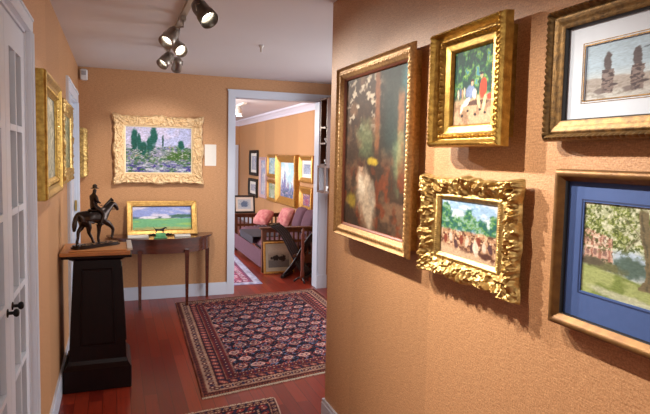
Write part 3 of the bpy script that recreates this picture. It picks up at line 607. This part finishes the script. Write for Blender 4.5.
# ------------------------------------------------------------------ pedestal
def frustum(m, cx, cy, hx0, hy0, hx1, hy1, z0, z1):
    v = [(cx+sx*a, cy+sy*b, z) for a, b, z in ((hx0, hy0, z0), (hx1, hy1, z1)) for sx, sy in ((-1, -1), (1, -1), (1, 1), (-1, 1))]
    m.add(v, [(3, 2, 1, 0), (4, 5, 6, 7), (0, 1, 5, 4), (1, 2, 6, 5), (2, 3, 7, 6), (3, 0, 4, 7)])
PX, PY = -.115, 4.09
t = empty('pedestal', 'tall dark mahogany tapered pedestal with honey wood top', 'pedestal', loc=(PX, PY, 0))
m = MB(); m.box(-.210, .210, -.215, .215, 0, .150, bev=.004); frustum(m, 0, 0, .205, .21, .188, .193, .150, .175); frustum(m, 0, 0, .188, .193, .180, .185, .175, .20); m.build('plinth', PEDW, t)
m = MB(); frustum(m, 0, 0, .178, .182, .145, .150, .20, .862)
# raised panel mouldings on front and right faces
def face_pt(side, a, z):
    k = (z-.20)/(.662); hx = .178+(.145-.178)*k; hy = .182+(.150-.182)*k
    return Vector((a*hx, -hy-.002, z)) if side == 0 else Vector((hx+.002, a*hy, z))
for side in (0, 1):
    c = [face_pt(side, a, z) for a, z in ((-.62, .30), (.62, .30), (.62, .80), (-.62, .80), (-.62, .30))]
    for p, q in zip(c, c[1:]): m.tube([p, q], .006, 6)
m.build('tapered_body', PEDW, t)
m = MB(); frustum(m, 0, 0, .150, .155, .185, .19, .862, .885); m.box(-.215, .215, -.22, .22, .885, .900, bev=.003); m.build('cornice', PEDW, t)
MB().box(-.222, .205, -.215, .215, .9005, .925, bev=.003).build('top_board', TOPW, t)
tag(MB().box(-.285, .07, 3.90, 4.24, .9255, .934, bev=.002).build('wooden_board', mat('pale_board', (206, 142, 84), .4, 0, .4, 9, stretch=(1, 9, 9))), 'thin honey-coloured board under the bronze horse on the pedestal', 'board')
tag(MB().box(.073, .105, 3.92, 4.29, .9255, .940, bev=.001).build('white_card', PAPER), 'narrow white card along the right edge of the pedestal top', 'card')

# ------------------------------------------------------------------ skinned figures
def skin_obj(name, chains, m, parent, levels=2):
    """chains: list of lists of (key or None, (x,y,z), r); a chain starting with a known key joins there"""
    V = []; E = []; Rr = []; keys = {}
    for ch in chains:
        prev = None
        for it in ch:
            if isinstance(it, str): prev = keys[it]; continue
            k, p, r = it; V.append(p); Rr.append(r); i = len(V)-1
            if k: keys[k] = i
            if prev is not None: E.append((prev, i))
            prev = i
    me = bpy.data.meshes.new('raw'); me.from_pydata(V, E, [])
    o = bpy.data.objects.new(name, me); COL.objects.link(o); o.modifiers.new('skin', 'SKIN').use_smooth_shade = True
    dg = bpy.context.evaluated_depsgraph_get(); dg.update()
    if not me.skin_vertices:
        import bmesh
        b = bmesh.new(); b.from_mesh(me); b.verts.layers.skin.verify(); b.to_mesh(me); b.free()
    for i, r in enumerate(Rr):
        d = me.skin_vertices[0].data[i]; d.radius = r if isinstance(r, tuple) else (r, r); d.use_root = (i == 0)
    sb = o.modifiers.new('sub', 'SUBSURF'); sb.levels = levels; sb.render_levels = levels
    dg = bpy.context.evaluated_depsgraph_get(); dg.update(); me2 = bpy.data.meshes.new_from_object(o.evaluated_get(dg))
    bpy.data.objects.remove(o); me2.materials.clear(); me2.materials.append(m); me2.shade_smooth(); me2.name = name
    r = bpy.data.objects.new(name, me2); COL.objects.link(r); r.parent = parent; return r
# bronze horse and rider, local x forward, z up, hooves at z=.02
t = empty('horse_statuette', 'dark bronze statuette of a walking horse and hatted rider', 'statuette', loc=(-.125, 4.07, .9345)); t.rotation_euler = (0, 0, math.radians(36)); t.scale = (1.12, 1.12, 1.04)
m = MB(); poly = []
for k in range(28):
    a = 2*PI*k/28; poly.append((.155*math.copysign(abs(math.cos(a))**.5, math.cos(a)), .048*math.copysign(abs(math.sin(a))**.5, math.sin(a))))
m.prism(poly, 0, .012); m.prism([(x*.94, y*.9) for x, y in poly], .012, .022)
for k in range(26): m.sph((random.uniform(-.13, .13), random.uniform(-.03, .03), .020), random.uniform(.006, .014), None, .005, 5)
m.build('base', BRONZE, t, auto=40)
hz = .262
ho = [[('pel', (-.082, 0, .208), 0.0410), ('bel', (-.03, 0, .200), 0.0410), ('che', (.036, 0, .204), 0.0433), ('nb', (.068, 0, .232), 0.0296), ('nm', (.098, 0, .258), 0.0238), ('pol', (.118, 0, .278), 0.0178), (None, (.136, 0, .264), 0.0172), (None, (.148, 0, .240), 0.0119), (None, (.154, 0, .226), 0.0099)],
      ['pel', ('rump', (-.108, 0, .212), 0.0296), (None, (-.124, 0, .214), 0.0145), (None, (-.136, 0, .185), 0.0145), (None, (-.141, 0, .145), 0.0158), (None, (-.144, 0, .108), 0.0079)],
      # hind legs
      ['pel', ('hl', (-.088, .020, .176), 0.0296), (None, (-.072, .022, .140), 0.0198), (None, (-.104, .022, .104), 0.0112), (None, (-.106, .022, .060), 0.0082), (None, (-.114, .022, .034), 0.0092), (None, (-.106, .022, .026), 0.0119)],
      ['pel', ('hr', (-.088, -.020, .176), 0.0296), (None, (-.060, -.022, .138), 0.0198), (None, (-.064, -.022, .100), 0.0112), (None, (-.042, -.022, .060), 0.0082), (None, (-.034, -.022, .036), 0.0092), (None, (-.026, -.022, .028), 0.0119)],
      # fore legs
      ['che', ('fl', (.040, .018, .160), 0.0251), (None, (.034, .020, .120), 0.0145), (None, (.033, .020, .088), 0.0112), (None, (.028, .020, .052), 0.0082), (None, (.030, .020, .034), 0.0092), (None, (.036, .020, .026), 0.0119)],
      ['che', ('fr', (.052, -.018, .162), 0.0251), (None, (.088, -.020, .132), 0.0145), (None, (.106, -.020, .106), 0.0112), (None, (.100, -.020, .070), 0.0082), (None, (.094, -.020, .052), 0.0092), (None, (.100, -.020, .043), 0.0119)]]
h = skin_obj('horse', ho, BRONZE, t, 2)
m = MB()
for s in (-1, 1): m.lathe([(.005, 0), (.006, .006), (.001, .020)], 8, Matrix.Translation((.114, s*.010, .288)) @ Matrix.Rotation(s*.2, 4, 'X'))
for k in range(9): a = k/8; m.sph((.060+.048*a, 0, .258+.045*a), .008, .005, .012, 6)
m.build('mane', BRONZE, h, smooth=True)
m = MB(); m.tube([(.149, .012, .238), (.10, .024, .236), (.03, .010, .272)], .0016, 6); m.tube([(.149, -.012, .238), (.10, -.024, .236), (.03, -.010, .272)], .0016, 6); m.sph((-.012, 0, .240), .040, .030, .012, 10); m.build('saddle_and_reins', BRONZE, h, smooth=True)
ri = [[('p', (-.018, 0, .256), .022), ('w', (-.018, 0, .290), .017), ('c', (-.014, 0, .325), (.021, .018)), ('n', (-.010, 0, .350), .009), (None, (-.006, 0, .364), .0125), (None, (-.005, 0, .378), .0125)],
      ['c', (None, (-.014, .026, .330), .010), (None, (-.010, .034, .300), .0085), (None, (.018, .014, .286), .007), (None, (.028, .008, .284), .0055)],
      ['c', (None, (-.014, -.026, .330), .010), (None, (-.010, -.034, .300), .0085), (None, (.018, -.014, .286), .007), (None, (.028, -.008, .284), .0055)],
      ['p', (None, (.006, .034, .245), .015), (None, (.024, .046, .212), .011), (None, (.006, .046, .166), .008), (None, (.004, .046, .150), .007), (None, (.022, .046, .146), .006)],
      ['p', (None, (.006, -.034, .245), .015), (None, (.024, -.046, .212), .011), (None, (.006, -.046, .166), .008), (None, (.004, -.046, .150), .007), (None, (.022, -.046, .146), .006)]]
rd = skin_obj('rider', ri, BRONZE, t, 2)
MB().lathe([(.022, .380), (.025, .383), (.014, .386), (.013, .402), (.006, .408)], 16, Matrix.Translation((-.005, 0, 0))).build('hat', BRONZE, rd, smooth=True)

# ------------------------------------------------------------------ console table
t = empty('console_table', 'dark mahogany half-moon console table against the back wall', 'table', loc=(.456, 6.205, 0))
def half(rx, ry, n=40): return [(rx*math.cos(PI+PI*k/n), ry*math.sin(PI+PI*k/n)) for k in range(n+1)]
MB().prism(half(.55, .44), .705, .720).prism(half(.542, .433), .698, .705).build('tabletop', TABW, t, auto=40)
m = MB(); o_ = half(.520, .412); i_ = half(.500, .394); n = len(o_); v = [(x, y, z) for z in (.565, .698) for x, y in o_]+[(x, y, z) for z in (.565, .698) for x, y in i_]
m.add(v, [(k, k+1, n+k+1, n+k) for k in range(n-1)]+[(2*n+k+1, 2*n+k, 3*n+k, 3*n+k+1) for k in range(n-1)]+[(k+1, k, 2*n+k, 2*n+k+1) for k in range(n-1)])
m.box(-.50, .50, -.03, -.012, .565, .698); m.build('apron', TABW, t, auto=40)
for x, y in ((-.232, -.375), (.232, -.375), (-.490, -.035), (.490, -.035)):
    m = MB(); frustum(m, x, y, .013, .013, .021, .021, .0112 if (x > 0 and y < -.1) else 0, .60); m.build('leg', TABW, t)
# leaning racecourse picture
tilt = math.radians(17); Wp, Hp = .715, .365
T = Matrix.Translation((.466, 6.06, .7215)) @ Matrix.Rotation(-tilt, 4, 'X') @ Matrix(((1, 0, 0, 0), (0, 0, -1, 0), (0, 1, 0, 0), (0, 0, 0, 1)))
picture('gilt-framed green racecourse landscape leaning on the half-moon table', T, Wp, Hp, [(0, 0), (0, .022), (.004, .026), (.010, .026), (.012, .020), (.045, .016), (.050, .022), (.056, .018), (.058, .012)], p_course, (130, 50), mat('soft_gilt', (206, 166, 96), .4, .65, .5, 40, (150, 104, 50), .3, 200), PAINT, .012, liner=(.004, DARK), orn=beads(.05, .058, .003, .014))
tag(MB().box(.115, .315, 5.90, 5.98, .7205, .742, bev=.002).build('card_stack', PAPER), 'white stack of cards on the table, left of the dog figurine', 'cards')
tag(MB().box(.575, .735, 5.91, 5.98, .7205, .738, bev=.002).build('card_stack', PAPER), 'white stack of cards on the table, right of the dog figurine', 'cards')
GREEN = mat('green_marble', (104, 176, 120), .25, 0, .5, 30, (50, 110, 76))
t = empty('inkwell', 'green marble inkstand with dark bronze scrolls on the half-moon table', 'inkstand', loc=(.43, 5.87, .7205))
MB().box(-.065, .065, -.03, .03, 0, .012, bev=.002).box(-.048, .048, -.026, .026, .012, .048, bev=.003).build('block', GREEN, t)
m = MB()
for s in (-1, 1):
    m = MB(); m.tube([(s*.050, 0, .030), (s*.072, 0, .036), (s*.095, 0, .028), (s*.108, 0, .036), (s*.098, 0, .046)], [.010, .012, .010, .008, .004], 8); m.build('scroll_handle', IRON, t, smooth=True)
t = empty('dog_figurine', 'small black standing dog figurine on the green marble inkstand', 'figurine', loc=(.43, 5.87, .7685))
k = .075
dg_ = [[('r', (-.040, 0, .034), .013), ('b', (-.012, 0, .033), .0115), ('c', (.018, 0, .036), .014), ('n', (.034, 0, .047), .009), (None, (.044, 0, .056), .0095), (None, (.058, 0, .051), .006), (None, (.064, 0, .049), .004)],
       ['r', (None, (-.052, 0, .042), .004), (None, (-.066, 0, .056), .0028), (None, (-.072, 0, .070), .002)]]
for a, s in ((-.040, 1), (-.044, -1)): dg_.append(['r', (None, (a, s*.010, .026), .009), (None, (a+.004, s*.010, .018), .005), (None, (a-.008, s*.010, .010), .0035), (None, (a-.004, s*.010, .003), .004)])
for a, s in ((.020, 1), (.026, -1)): dg_.append(['c', (None, (a, s*.009, .022), .0065), (None, (a+.002, s*.009, .012), .004), (None, (a+.004, s*.009, .003), .004)])
dd = skin_obj('body', dg_, IRON, t, 2)
MB().sph((.041, .009, .054), .004, .003, .008, 6).sph((.041, -.009, .054), .004, .003, .008, 6).build('ear', IRON, dd, smooth=True)

# ------------------------------------------------------------------ rugs
def rug_fn(Wd, Ln, seed, bands, field):
    def fn(U, V):
        x = U*Wd; y = V*Ln; e = np.minimum(np.minimum(x, Wd-x), np.minimum(y, Ln-y)); al = np.where(np.minimum(x, Wd-x) < np.minimum(y, Ln-y), y, x)
        c = field(x, y, Wd, Ln)
        for lo, hi, base, mot, pitch, kind in bands:
            k = ((e >= lo) & (e < hi)).astype(float); c = mix(c, base, k); q = (e-lo)/(hi-lo); ph = (al/pitch) % 1-.5
            if kind == 0: mm = (np.abs(ph) < .25)
            elif kind == 1: mm = (np.hypot(ph*2.1, (q-.5)*2.2) < .75) & ~(np.hypot(ph*2.1, (q-.5)*2.2) < .32)
            elif kind == 2: mm = (np.abs(ph)*1.8+np.abs(q-.5)*1.6 < .62) | (np.abs(q-.5-.25*np.sin(2*PI*al/pitch)) < .06)
            else: mm = np.abs(ph)*2+q < .9
            c = mix(c, mot, k*mm)
            if kind in (1, 2): c = mix(c, (46, 40, 66), k*((np.abs(np.abs(ph)-.45) < .05) & (np.abs(q-.5) < .3))); c = mix(c, (210, 186, 160), k*(np.hypot(ph*2.5, (q-.5)*2.5) < .2))
        n = NZ(U, V, 26, seed, 1, 3); return c*(.80+.4*n[..., None])
    return fn
def herati(x, y, Wd, Ln):
    x = x+.05*(NZ(x, y, 3, 51)-.5); y = y+.07*(NZ(x, y, 2.6, 61)-.5); a = .135; b = .15; c = fill(x, (30, 24, 36)); gx = x/a; gy = y/b
    row = np.floor(gy); fx = (gx+.5*(row % 2)) % 1-.5; fy = gy % 1-.5; ix = np.floor(gx+.5*(row % 2)); h = hsh(ix, row, 3)
    d = np.abs(fx)*1.3+np.abs(fy)*1.25
    r1 = np.hypot(fx*(1.3+.6*hsh(ix, row, 9)), fy*2.3+.12*np.cos(fx*16))+.12*(NZ(x, y, 30, 71, 1, 2)-.5)
    colA = np.where((h < .4)[..., None], C((128, 58, 56)), np.where((h < .65)[..., None], C((176, 122, 116)), C((96, 56, 66))))
    k = ss(-d, -.62, -.57)*(1-ss(-d, -.50, -.46)); c = mix(c, (150, 66, 60), k)
    k = (1-ss(r1, .52, .58)); c = c*(1-k[..., None])+colA*k[..., None]
    c = mix(c, (224, 196, 176), (1-ss(np.abs(r1-.50), .02, .05))); c = mix(c, (34, 40, 70), 1-ss(r1, .24, .30)); c = mix(c, (214, 160, 130), 1-ss(r1, .12, .17))
    n = NZ(x, y, 60, 7, 1, 2); c = mix(c, (172, 84, 74), ss(n, .66, .72)*(r1 > .6)); c = mix(c, (96, 110, 140), ss(NZ(x, y, 70, 17, 1, 2), .68, .74)*(r1 > .6))
    return c
BANDS = [(0, .014, (84, 40, 36), (150, 90, 70), .02, 0), (.014, .040, (92, 44, 40), (60, 30, 34), .05, 3), (.040, .052, (150, 112, 90), (110, 50, 44), .022, 0), (.052, .118, (158, 124, 104), (84, 38, 42), .075, 1), (.118, .130, (110, 44, 40), (190, 150, 120), .022, 0),
         (.130, .196, (58, 30, 40), (164, 90, 78), .07, 2), (.196, .206, (160, 120, 98), (110, 50, 44), .022, 0), (.206, .272, (104, 40, 40), (78, 32, 38), .06, 1), (.272, .284, (164, 122, 104), (80, 40, 50), .024, 0)]
def rug(name, label, cor, Wd, Ln, fn, res, z=.0005, th=.009, fringe=True):
    """cor: near-left, near-right, far-right, far-left corners on the floor"""
    t = empty(name, label, 'rug', loc=(sum(c[0] for c in cor)/4, sum(c[1] for c in cor)/4, z)); ox, oy = t.location.x, t.location.y
    nx, ny = res; U, V = np.meshgrid(np.linspace(0, 1, nx), np.linspace(0, 1, ny)); col = np.clip(fn(U, V), 2, 250)/255; col = np.where(col <= .04045, col/12.92, ((col+.055)/1.055)**2.4)
    c = [np.array(p, float) for p in cor]; P = (c[0]*((1-U)*(1-V))[..., None]+c[1]*(U*(1-V))[..., None]+c[2]*(U*V)[..., None]+c[3]*((1-U)*V)[..., None])
    wob = .006*(NZ(U, V, 8, 3)-.5); P[..., 0] += wob; P[..., 1] += .006*(NZ(U, V, 7, 8)-.5)
    e = np.minimum(np.minimum(U, 1-U)*Wd, np.minimum(V, 1-V)*Ln); Z = th*np.clip(.35+e/.006, 0, 1)+.0006*NZ(U, V, 40, 5)
    vs = np.stack([P[..., 0]-ox, P[..., 1]-oy, Z], -1).reshape(-1, 3); k = len(vs); bt = vs.copy(); 
    ed = list(range(nx))+list(range(2*nx-1, nx*ny, nx))+list(range(nx*ny-2, nx*(ny-1)-1, -1))+list(range(nx*(ny-2), 0, -nx))
    low = vs[ed].copy(); low[:, 2] = 0; vs = np.vstack([vs, low]); i = (np.arange(ny-1)[:, None]*nx+np.arange(nx-1)[None]).reshape(-1)
    fs = np.stack([i, i+1, i+nx+1, i+nx], -1).tolist(); n = len(ed)
    for j in range(n): fs.append([ed[(j+1) % n], ed[j], k+j, k+(j+1) % n])
    me = bpy.data.meshes.new('pile'); me.from_pydata(vs.tolist(), [], fs); me.materials.append(RUGM); at = me.color_attributes.new('Col', 'FLOAT_COLOR', 'POINT')
    cc = np.ones((len(vs), 4)); cc[:k, :3] = col.reshape(-1, 3); cc[k:, :3] = (.1, .03, .03); at.data.foreach_set('color', cc.astype(np.float32).ravel())
    me.shade_smooth(); o = bpy.data.objects.new('pile', me); COL.objects.link(o); o.parent = t
    if fringe:
        FR = mat(name+'_fringe', (206, 184, 160), .9, 0, .4, 60)
        for a, b in ((c[0], c[1]), (c[3], c[2])):
            m = MB(); d = (b-a)/np.linalg.norm(b-a); nrm = np.array((d[1], -d[0])) if a is c[0] else np.array((-d[1], d[0])); q = int(np.linalg.norm(b-a)/.011)
            for j in range(q):
                p = a+d*(j+.5)*.011; r = random.uniform(-.004, .004); e2 = p+nrm*random.uniform(.018, .026)+d*r
                m.add([(p[0]-d[0]*.004-ox, p[1]-d[1]*.004-oy, .001), (p[0]+d[0]*.004-ox, p[1]+d[1]*.004-oy, .001), (e2[0]+d[0]*.003-ox, e2[1]+d[1]*.003-oy, .001), (e2[0]-d[0]*.003-ox, e2[1]-d[1]*.003-oy, .001),
                       (p[0]-d[0]*.004-ox, p[1]-d[1]*.004-oy, .005), (p[0]+d[0]*.004-ox, p[1]+d[1]*.004-oy, .005), (e2[0]+d[0]*.003-ox, e2[1]+d[1]*.003-oy, .003), (e2[0]-d[0]*.003-ox, e2[1]-d[1]*.003-oy, .003)],
                      [(3, 2, 1, 0), (4, 5, 6, 7), (0, 1, 5, 4), (1, 2, 6, 5), (2, 3, 7, 6), (3, 0, 4, 7)])
            m.build('fringe', FR, t)
    return t
rug('patterned_rug', 'large navy and red patterned rug in the middle of the hall', [(.515, 3.54), (2.14, 3.86), (2.22, 6.19), (.585, 5.98)], 1.62, 2.4, rug_fn(1.62, 2.4, 3, BANDS, herati), (250, 370))
B2 = [(0, .012, (190, 168, 150), (160, 120, 100), .02, 0), (.012, .05, (66, 30, 36), (150, 110, 90), .05, 1), (.05, .062, (190, 150, 124), (110, 50, 44), .022, 0), (.062, .13, (40, 34, 46), (150, 60, 56), .07, 2), (.13, .142, (200, 160, 134), (80, 40, 50), .024, 0)]
rug('patterned_rug', 'small red and navy rug cut off at the photo bottom edge', [(-.16, 2.30), (.86, 2.42), (.965, 3.40), (-.10, 3.27)], 1.05, 1.0, rug_fn(1.05, 1.0, 6, B2, lambda x, y, a, b: mix(fill(x, (134, 44, 42)), (44, 34, 50), ss(NZ(x, y, 22, 4), .5, .58))), (150, 150))
B3 = [(0, .10, (176, 176, 196), (150, 150, 180), .1, 3), (.10, .13, (70, 60, 100), (150, 90, 110), .05, 0), (.13, .24, (150, 76, 100), (200, 170, 190), .09, 1)]
rug('patterned_rug', 'pink and violet rug with pale border in the far room', [(.35, 6.62), (1.70, 6.62), (1.80, 9.6), (.35, 9.6)], 1.4, 3.0, rug_fn(1.4, 3.0, 9, B3, lambda x, y, a, b: mix(mix(fill(x, (168, 96, 120)), (96, 70, 124), ss(NZ(x, y, 16, 4), .5, .56)), (222, 196, 206), ss(NZ(x, y, 20, 14), .58, .64))), (120, 220), fringe=False)

# ------------------------------------------------------------------ shelf on the right, near the opening
t = empty('curio_shelf', 'narrow dark wooden wall shelf at the right of the doorway', 'shelf', loc=(2.50, 5.96, 1.12))
m = MB(); m.box(-.285, 0, .09, .11, .36, 1.12); m.box(-.285, 0, -.11, -.09, .36, 1.12); m.box(-.02, 0, -.09, .09, 0, 1.12)
for z in (.36, .60, .78, 1.10): m.box(-.30, 0, -.09, .09, z, z+.02)
m.build('case', OAK, t)
m = MB(); m.box(-.31, 0, -.12, .12, .335, .36); m.box(-.31, 0, -.12, .12, .05, .075); m.box(-.31, -.29, -.12, -.10, .075, .335); m.box(-.31, -.29, .10, .12, .075, .335); m.build('lower_case', OAK, t)
for k, (z, nm, lb) in enumerate(((1.7405, 'china_cup', 'small white china cup on the top shelf of the wall unit'), (1.5005, 'china_cup', 'small white china cup on the middle shelf of the wall unit'), (1.1955, 'china_bowl', 'white china bowl inside the lowest shelf of the wall unit'))):
    tt = Matrix.Translation((2.245, 5.93, z)); tag(MB().lathe([(.016, 0), (.018, .004), (.012, .01), (.026, .034), (.030, .052), (.026, .050), (.010, .014)], 20, tt).build(nm, mat('china', (232, 226, 220), .2), smooth=True), lb, 'china')

# ------------------------------------------------------------------ far room furniture
t = empty('daybed', 'brown oak slatted daybed with plum cushions in the far room', 'sofa', loc=(2.34, 8.35, 0))
x0, x1, y0, y1 = -.49, .55, -1.05, .85
def arm(yy, nm):
    m = MB()
    for x in (x0, x1-.06): m.box(x, x+.06, yy-.03, yy+.03, 0, .59)
    m.box(x0-.03, x1+.03, yy-.045, yy+.045, .59, .615, bev=.005); m.box(x0+.06, x1-.06, yy-.015, yy+.015, .545, .59); m.box(x0+.06, x1-.06, yy-.015, yy+.015, .40, .44); m.box(x0+.06, x1-.06, yy-.015, yy+.015, .10, .22)
    m.build('arm', OAK, t); s = MB()
    for k in range(13): x = x0+.11+k*(x1-x0-.22)/12; s.box(x-.012, x+.012, yy-.01, yy+.01, .44, .545)
    for k in range(13): x = x0+.11+k*(x1-x0-.22)/12; s.box(x-.012, x+.012, yy-.01, yy+.01, .22, .40)
    s.build('slat_row', OAK, t)
arm(y0, 'a'); arm(y1, 'b')
MB().box(x0+.005, x0+.03, y0+.03, y1-.03, .10, .24).build('front_rail', OAK, t); MB().box(x1-.06, x1-.03, y0+.03, y1-.03, .10, .58).build('back_rail', OAK, t)
def pillow(a, b, c, T, p=3.0):
    m = MB(); n = 16; vs = []
    for i in range(n+1):
        for j in range(n+1):
            u = i/n*2-1; v = j/n*2-1; vs.append((u, v))
    f = []; V = []
    for sgn in (1, -1):
        for u, v in vs: e = (max(0, (1-abs(u)**p))*max(0, (1-abs(v)**p)))**.42; V.append(T @ Vector((u*a*(1-.06*v*v), v*b*(1-.06*u*u), sgn*c*e)))
    N_ = (n+1)**2
    for i in range(n):
        for j in range(n):
            q = i*(n+1)+j; f.append((q, q+n+1, q+n+2, q+1)); f.append((N_+q, N_+q+1, N_+q+n+2, N_+q+n+1))
    return m.add(V, f)
for k in range(2): pillow(.46, .445, .09, Matrix.Translation((.0, -.555+.9*k, .33)), 8).build('seat_cushion', PURP, t, smooth=True)
MB().box(x0-.002, x0+.004, y0+.03, y1-.03, .06, .30).build('side_panel', PURP, t)
tag(MB().box(1.832, 2.25, 7.7, 8.55, .424, .432, bev=.002).box(1.820, 1.832, 7.7, 8.55, .33, .432).build('throw_blanket', GREYC), 'dark folded throw lying on the daybed seat', 'blanket')
R = Matrix.Rotation
for x, y, z, a, mt, lb, rz, tl in ((2.66, 7.66, .625, .19, PURP, 'plum back cushion nearest the slatted daybed arm', .1, .32), (2.66, 8.12, .625, .19, PURP, 'plum back cushion in the middle of the daybed', .0, .32), (2.58, 8.62, .60, .165, PINK, 'pink throw pillow standing against the daybed back', .25, .45), (2.27, 8.86, .575, .15, PINK, 'pink throw pillow lying in front at the far daybed end', .6, .8)):
    o = pillow(a, a, .08, R(rz, 4, 'Z') @ R(-PI/2+tl, 4, 'Y')).build('throw_pillow', mt, smooth=True); o.location = (x, y, z); tag(o, lb, 'pillow', 'pillows on the daybed')
GF = mat('far_gilt', (200, 150, 76), .4, .6, .5, 40, (140, 94, 40)); 
# framed print leaning against the near arm
T = Matrix.Translation((2.06, 7.16, .004)) @ Matrix.Rotation(-.16, 4, 'X') @ Matrix(((1, 0, 0, 0), (0, 0, -1, 0), (0, 1, 0, 0), (0, 0, 0, 1)))
def p_print(U, V):
    c = fill(U, (166, 158, 146)); c = mix(c, (120, 118, 116), (1-ss(V, .3, .4))); c = mix(c, (56, 50, 48), blob(U, V, .35, .45, .2, .12, 0, .2, 1.2, 3)); c = mix(c, (60, 54, 52), blob(U, V, .68, .42, .16, .14, 0, .2, 1.4, 5)); return mix(c, (222, 216, 200), ss(V, .55, .8)*.6)
picture('framed horse print leaning on the floor against the daybed', T, .42, .43, [(0, 0), (0, .018), (.02, .022), (.03, .014)], p_print, (60, 60), GF, WATER, .03, matb=(.035, .05, .035, mat('grey_mat', (176, 170, 150), .7)))
T = Matrix.Translation((2.03, 9.20, .617)) @ Matrix.Rotation(-.2, 4, 'X') @ Matrix(((1, 0, 0, 0), (0, 0, -1, 0), (0, 1, 0, 0), (0, 0, 0, 1)))
picture('dark-framed white print standing on the far daybed arm', T, .36, .30, [(0, 0), (0, .018), (.025, .022), (.03, .014)], lambda U, V: mix(fill(U, (200, 214, 226)), (110, 130, 160), blob(U, V, .5, .5, .3, .3, 0, .3, 1.2, 4)), (30, 30), DARK, WATER, .03, matb=(.04, .04, .04, PAPER))
# pictures on the far right wall
sk = ((150, 160, 190), (200, 196, 200), (110, 120, 150), (230, 224, 220)); sv = ((120, 110, 150), (160, 80, 100), (90, 80, 120), (210, 180, 150))
def onF(y, z): return on_right(y, z, FX)
FR_S = [(0, 0), (0, .04), (.012, .05), (.05, .03), (.07, .02)]
for lb, ya, yb_, za, zb, fm, fn, pr, mt in (
        ('far-room picture in a dark frame, upper of the leftmost pair', 11.98, 12.72, 1.14, 1.71, DARK, p_street(21, sk), FR_S, PAPER),
        ('far-room picture in a dark frame, lower of the leftmost pair', 12.02, 12.80, .66, 1.07, DARK, p_street(22, sk), FR_S, PAPER),
        ('tall pale picture in a thin mauve frame in the far room', 11.2, 11.75, .70, 1.56, mat('mauve_frame', (190, 160, 160), .5), p_street(23, sk), FR_S, None),
        ('upper green-edged gilt picture left of the big far-room one', 10.44, 11.10, 1.16, 1.62, GF, p_street(24, ((130, 170, 190), (190, 210, 214), (90, 130, 120), (230, 232, 220))), FR_S, None),
        ('lower green-edged gilt picture left of the big far-room one', 10.42, 11.08, .68, 1.11, GF, p_street(25, ((120, 140, 110), (190, 196, 180), (80, 110, 90), (220, 210, 190))), FR_S, None),
        ('large gilt-framed steeple painting in the far room', 9.06, 10.27, .70, 1.61, GF, p_cathedral, [(0, 0), (0, .08), (.02, .10), (.10, .05), (.14, .03)], None),
        ('upper gilt picture with white mat right of the steeple painting', 8.25, 8.93, 1.16, 1.60, GF, p_street(27, ((140, 150, 170), (180, 190, 210), (90, 100, 130), (200, 206, 220))), [(0, 0), (0, .06), (.02, .07), (.07, .04), (.08, .03)], PAPER),
        ('lower dark-coloured gilt picture right of the steeple painting', 8.27, 8.90, .66, 1.09, GF, p_street(28, sv), [(0, 0), (0, .06), (.02, .07), (.10, .04), (.12, .03)], None)):
    picture(lb, onF((ya+yb_)/2, za), yb_-ya, zb-za, pr, fn, (60, 60), fm, PAINT, .05, orn=lambda X, Y, s, I, L: .008*np.abs(np.sin(s*PI*np.round(L/.06)))*(I < .05), cell=.02, matb=(.06, .06, .06, mt) if mt else None)
# small ceiling spotlights in the far room
t = empty('ceiling_spotlight', 'twin white-lit ceiling spotlight in the far room', 'ceiling light', loc=(2.0, 9.6, H+.01))
MB().box(-.03, .03, -.5, .5, -.03, 0).build('track', mat('white_track', (220, 214, 206), .4), t)
for k, (x, y) in enumerate(((-.04, -.15), (.06, .25))):
    h = MB().lathe([(.02, -.17), (.05, -.165), (.055, -.08), (.03, -.05), (.008, -.03)], 16, Matrix.Translation((x, y, 0))).build('spot_head', mat('white_head', (220, 214, 206), .4), t, smooth=True)
    MB().lathe([(.002, -.178), (.046, -.172), (.046, -.168)], 16, Matrix.Translation((x, y, 0))).build('lens', emat('far_lens', (1, .95, .9), 25), h)
# folding curved chair: two sets of S-curved slats crossing
t = empty('savonarola_chair', 'dark curved-slat folding X chair just inside the far room', 'chair', loc=(2.24, 6.90, 0)); t.rotation_euler = (0, 0, math.radians(-38))
def bez(p, n=16):
    out = []
    for k in range(n+1):
        a = k/n; b = 1-a; out.append(tuple(b**3*p[0][i]+3*b*b*a*p[1][i]+3*b*a*a*p[2][i]+a**3*p[3][i] for i in range(3)))
    return out
for s in (1, -1):
    for k in range(5):
        y = -.13+.065*k+.010*s
        MB().tube(bez([(-s*.34, y, .66), (-s*.14, y, .62), (-s*.08, y, .26), (s*.15, y, .04)]), .014, 8, flat=.5).build('curved_slat', BLACKW, t, smooth=True)
    MB().tube([(-s*.34, -.16, .675), (-s*.34, .16, .675)], .016, 8).build('armrest', BLACKW, t)
    MB().box(s*.15-.025, s*.15+.025, -.17, .17, 0, .04, bev=.005).build('foot_rail', BLACKW, t)
MB().tube([(0, -.16, .30), (0, .16, .30)], .016, 10).build('pivot_rod', OAK, t)
t = empty('display_easel', 'reddish wooden easel post beside the curved chair', 'easel', loc=(2.19, 6.56, 0))
m = MB(); m.lathe([(.022, .03), (.028, .10), (.020, .16), (.026, .34), (.018, .40), (.020, .56), (.026, .60), (.014, .63), (.020, .66), (.004, .69)], 16); m.build('post', mat('red_wood', (128, 62, 40), .3, 0, .4, 8), t, smooth=True)
m = MB()
for k in range(3): a = 2*PI*k/3+.5; m.tube([(0, 0, .07), (.06*math.cos(a), .06*math.sin(a), .05), (.105*math.cos(a), .105*math.sin(a), .012)], .012, 8)
m.build('tripod_foot', BLACKW, t, smooth=True)
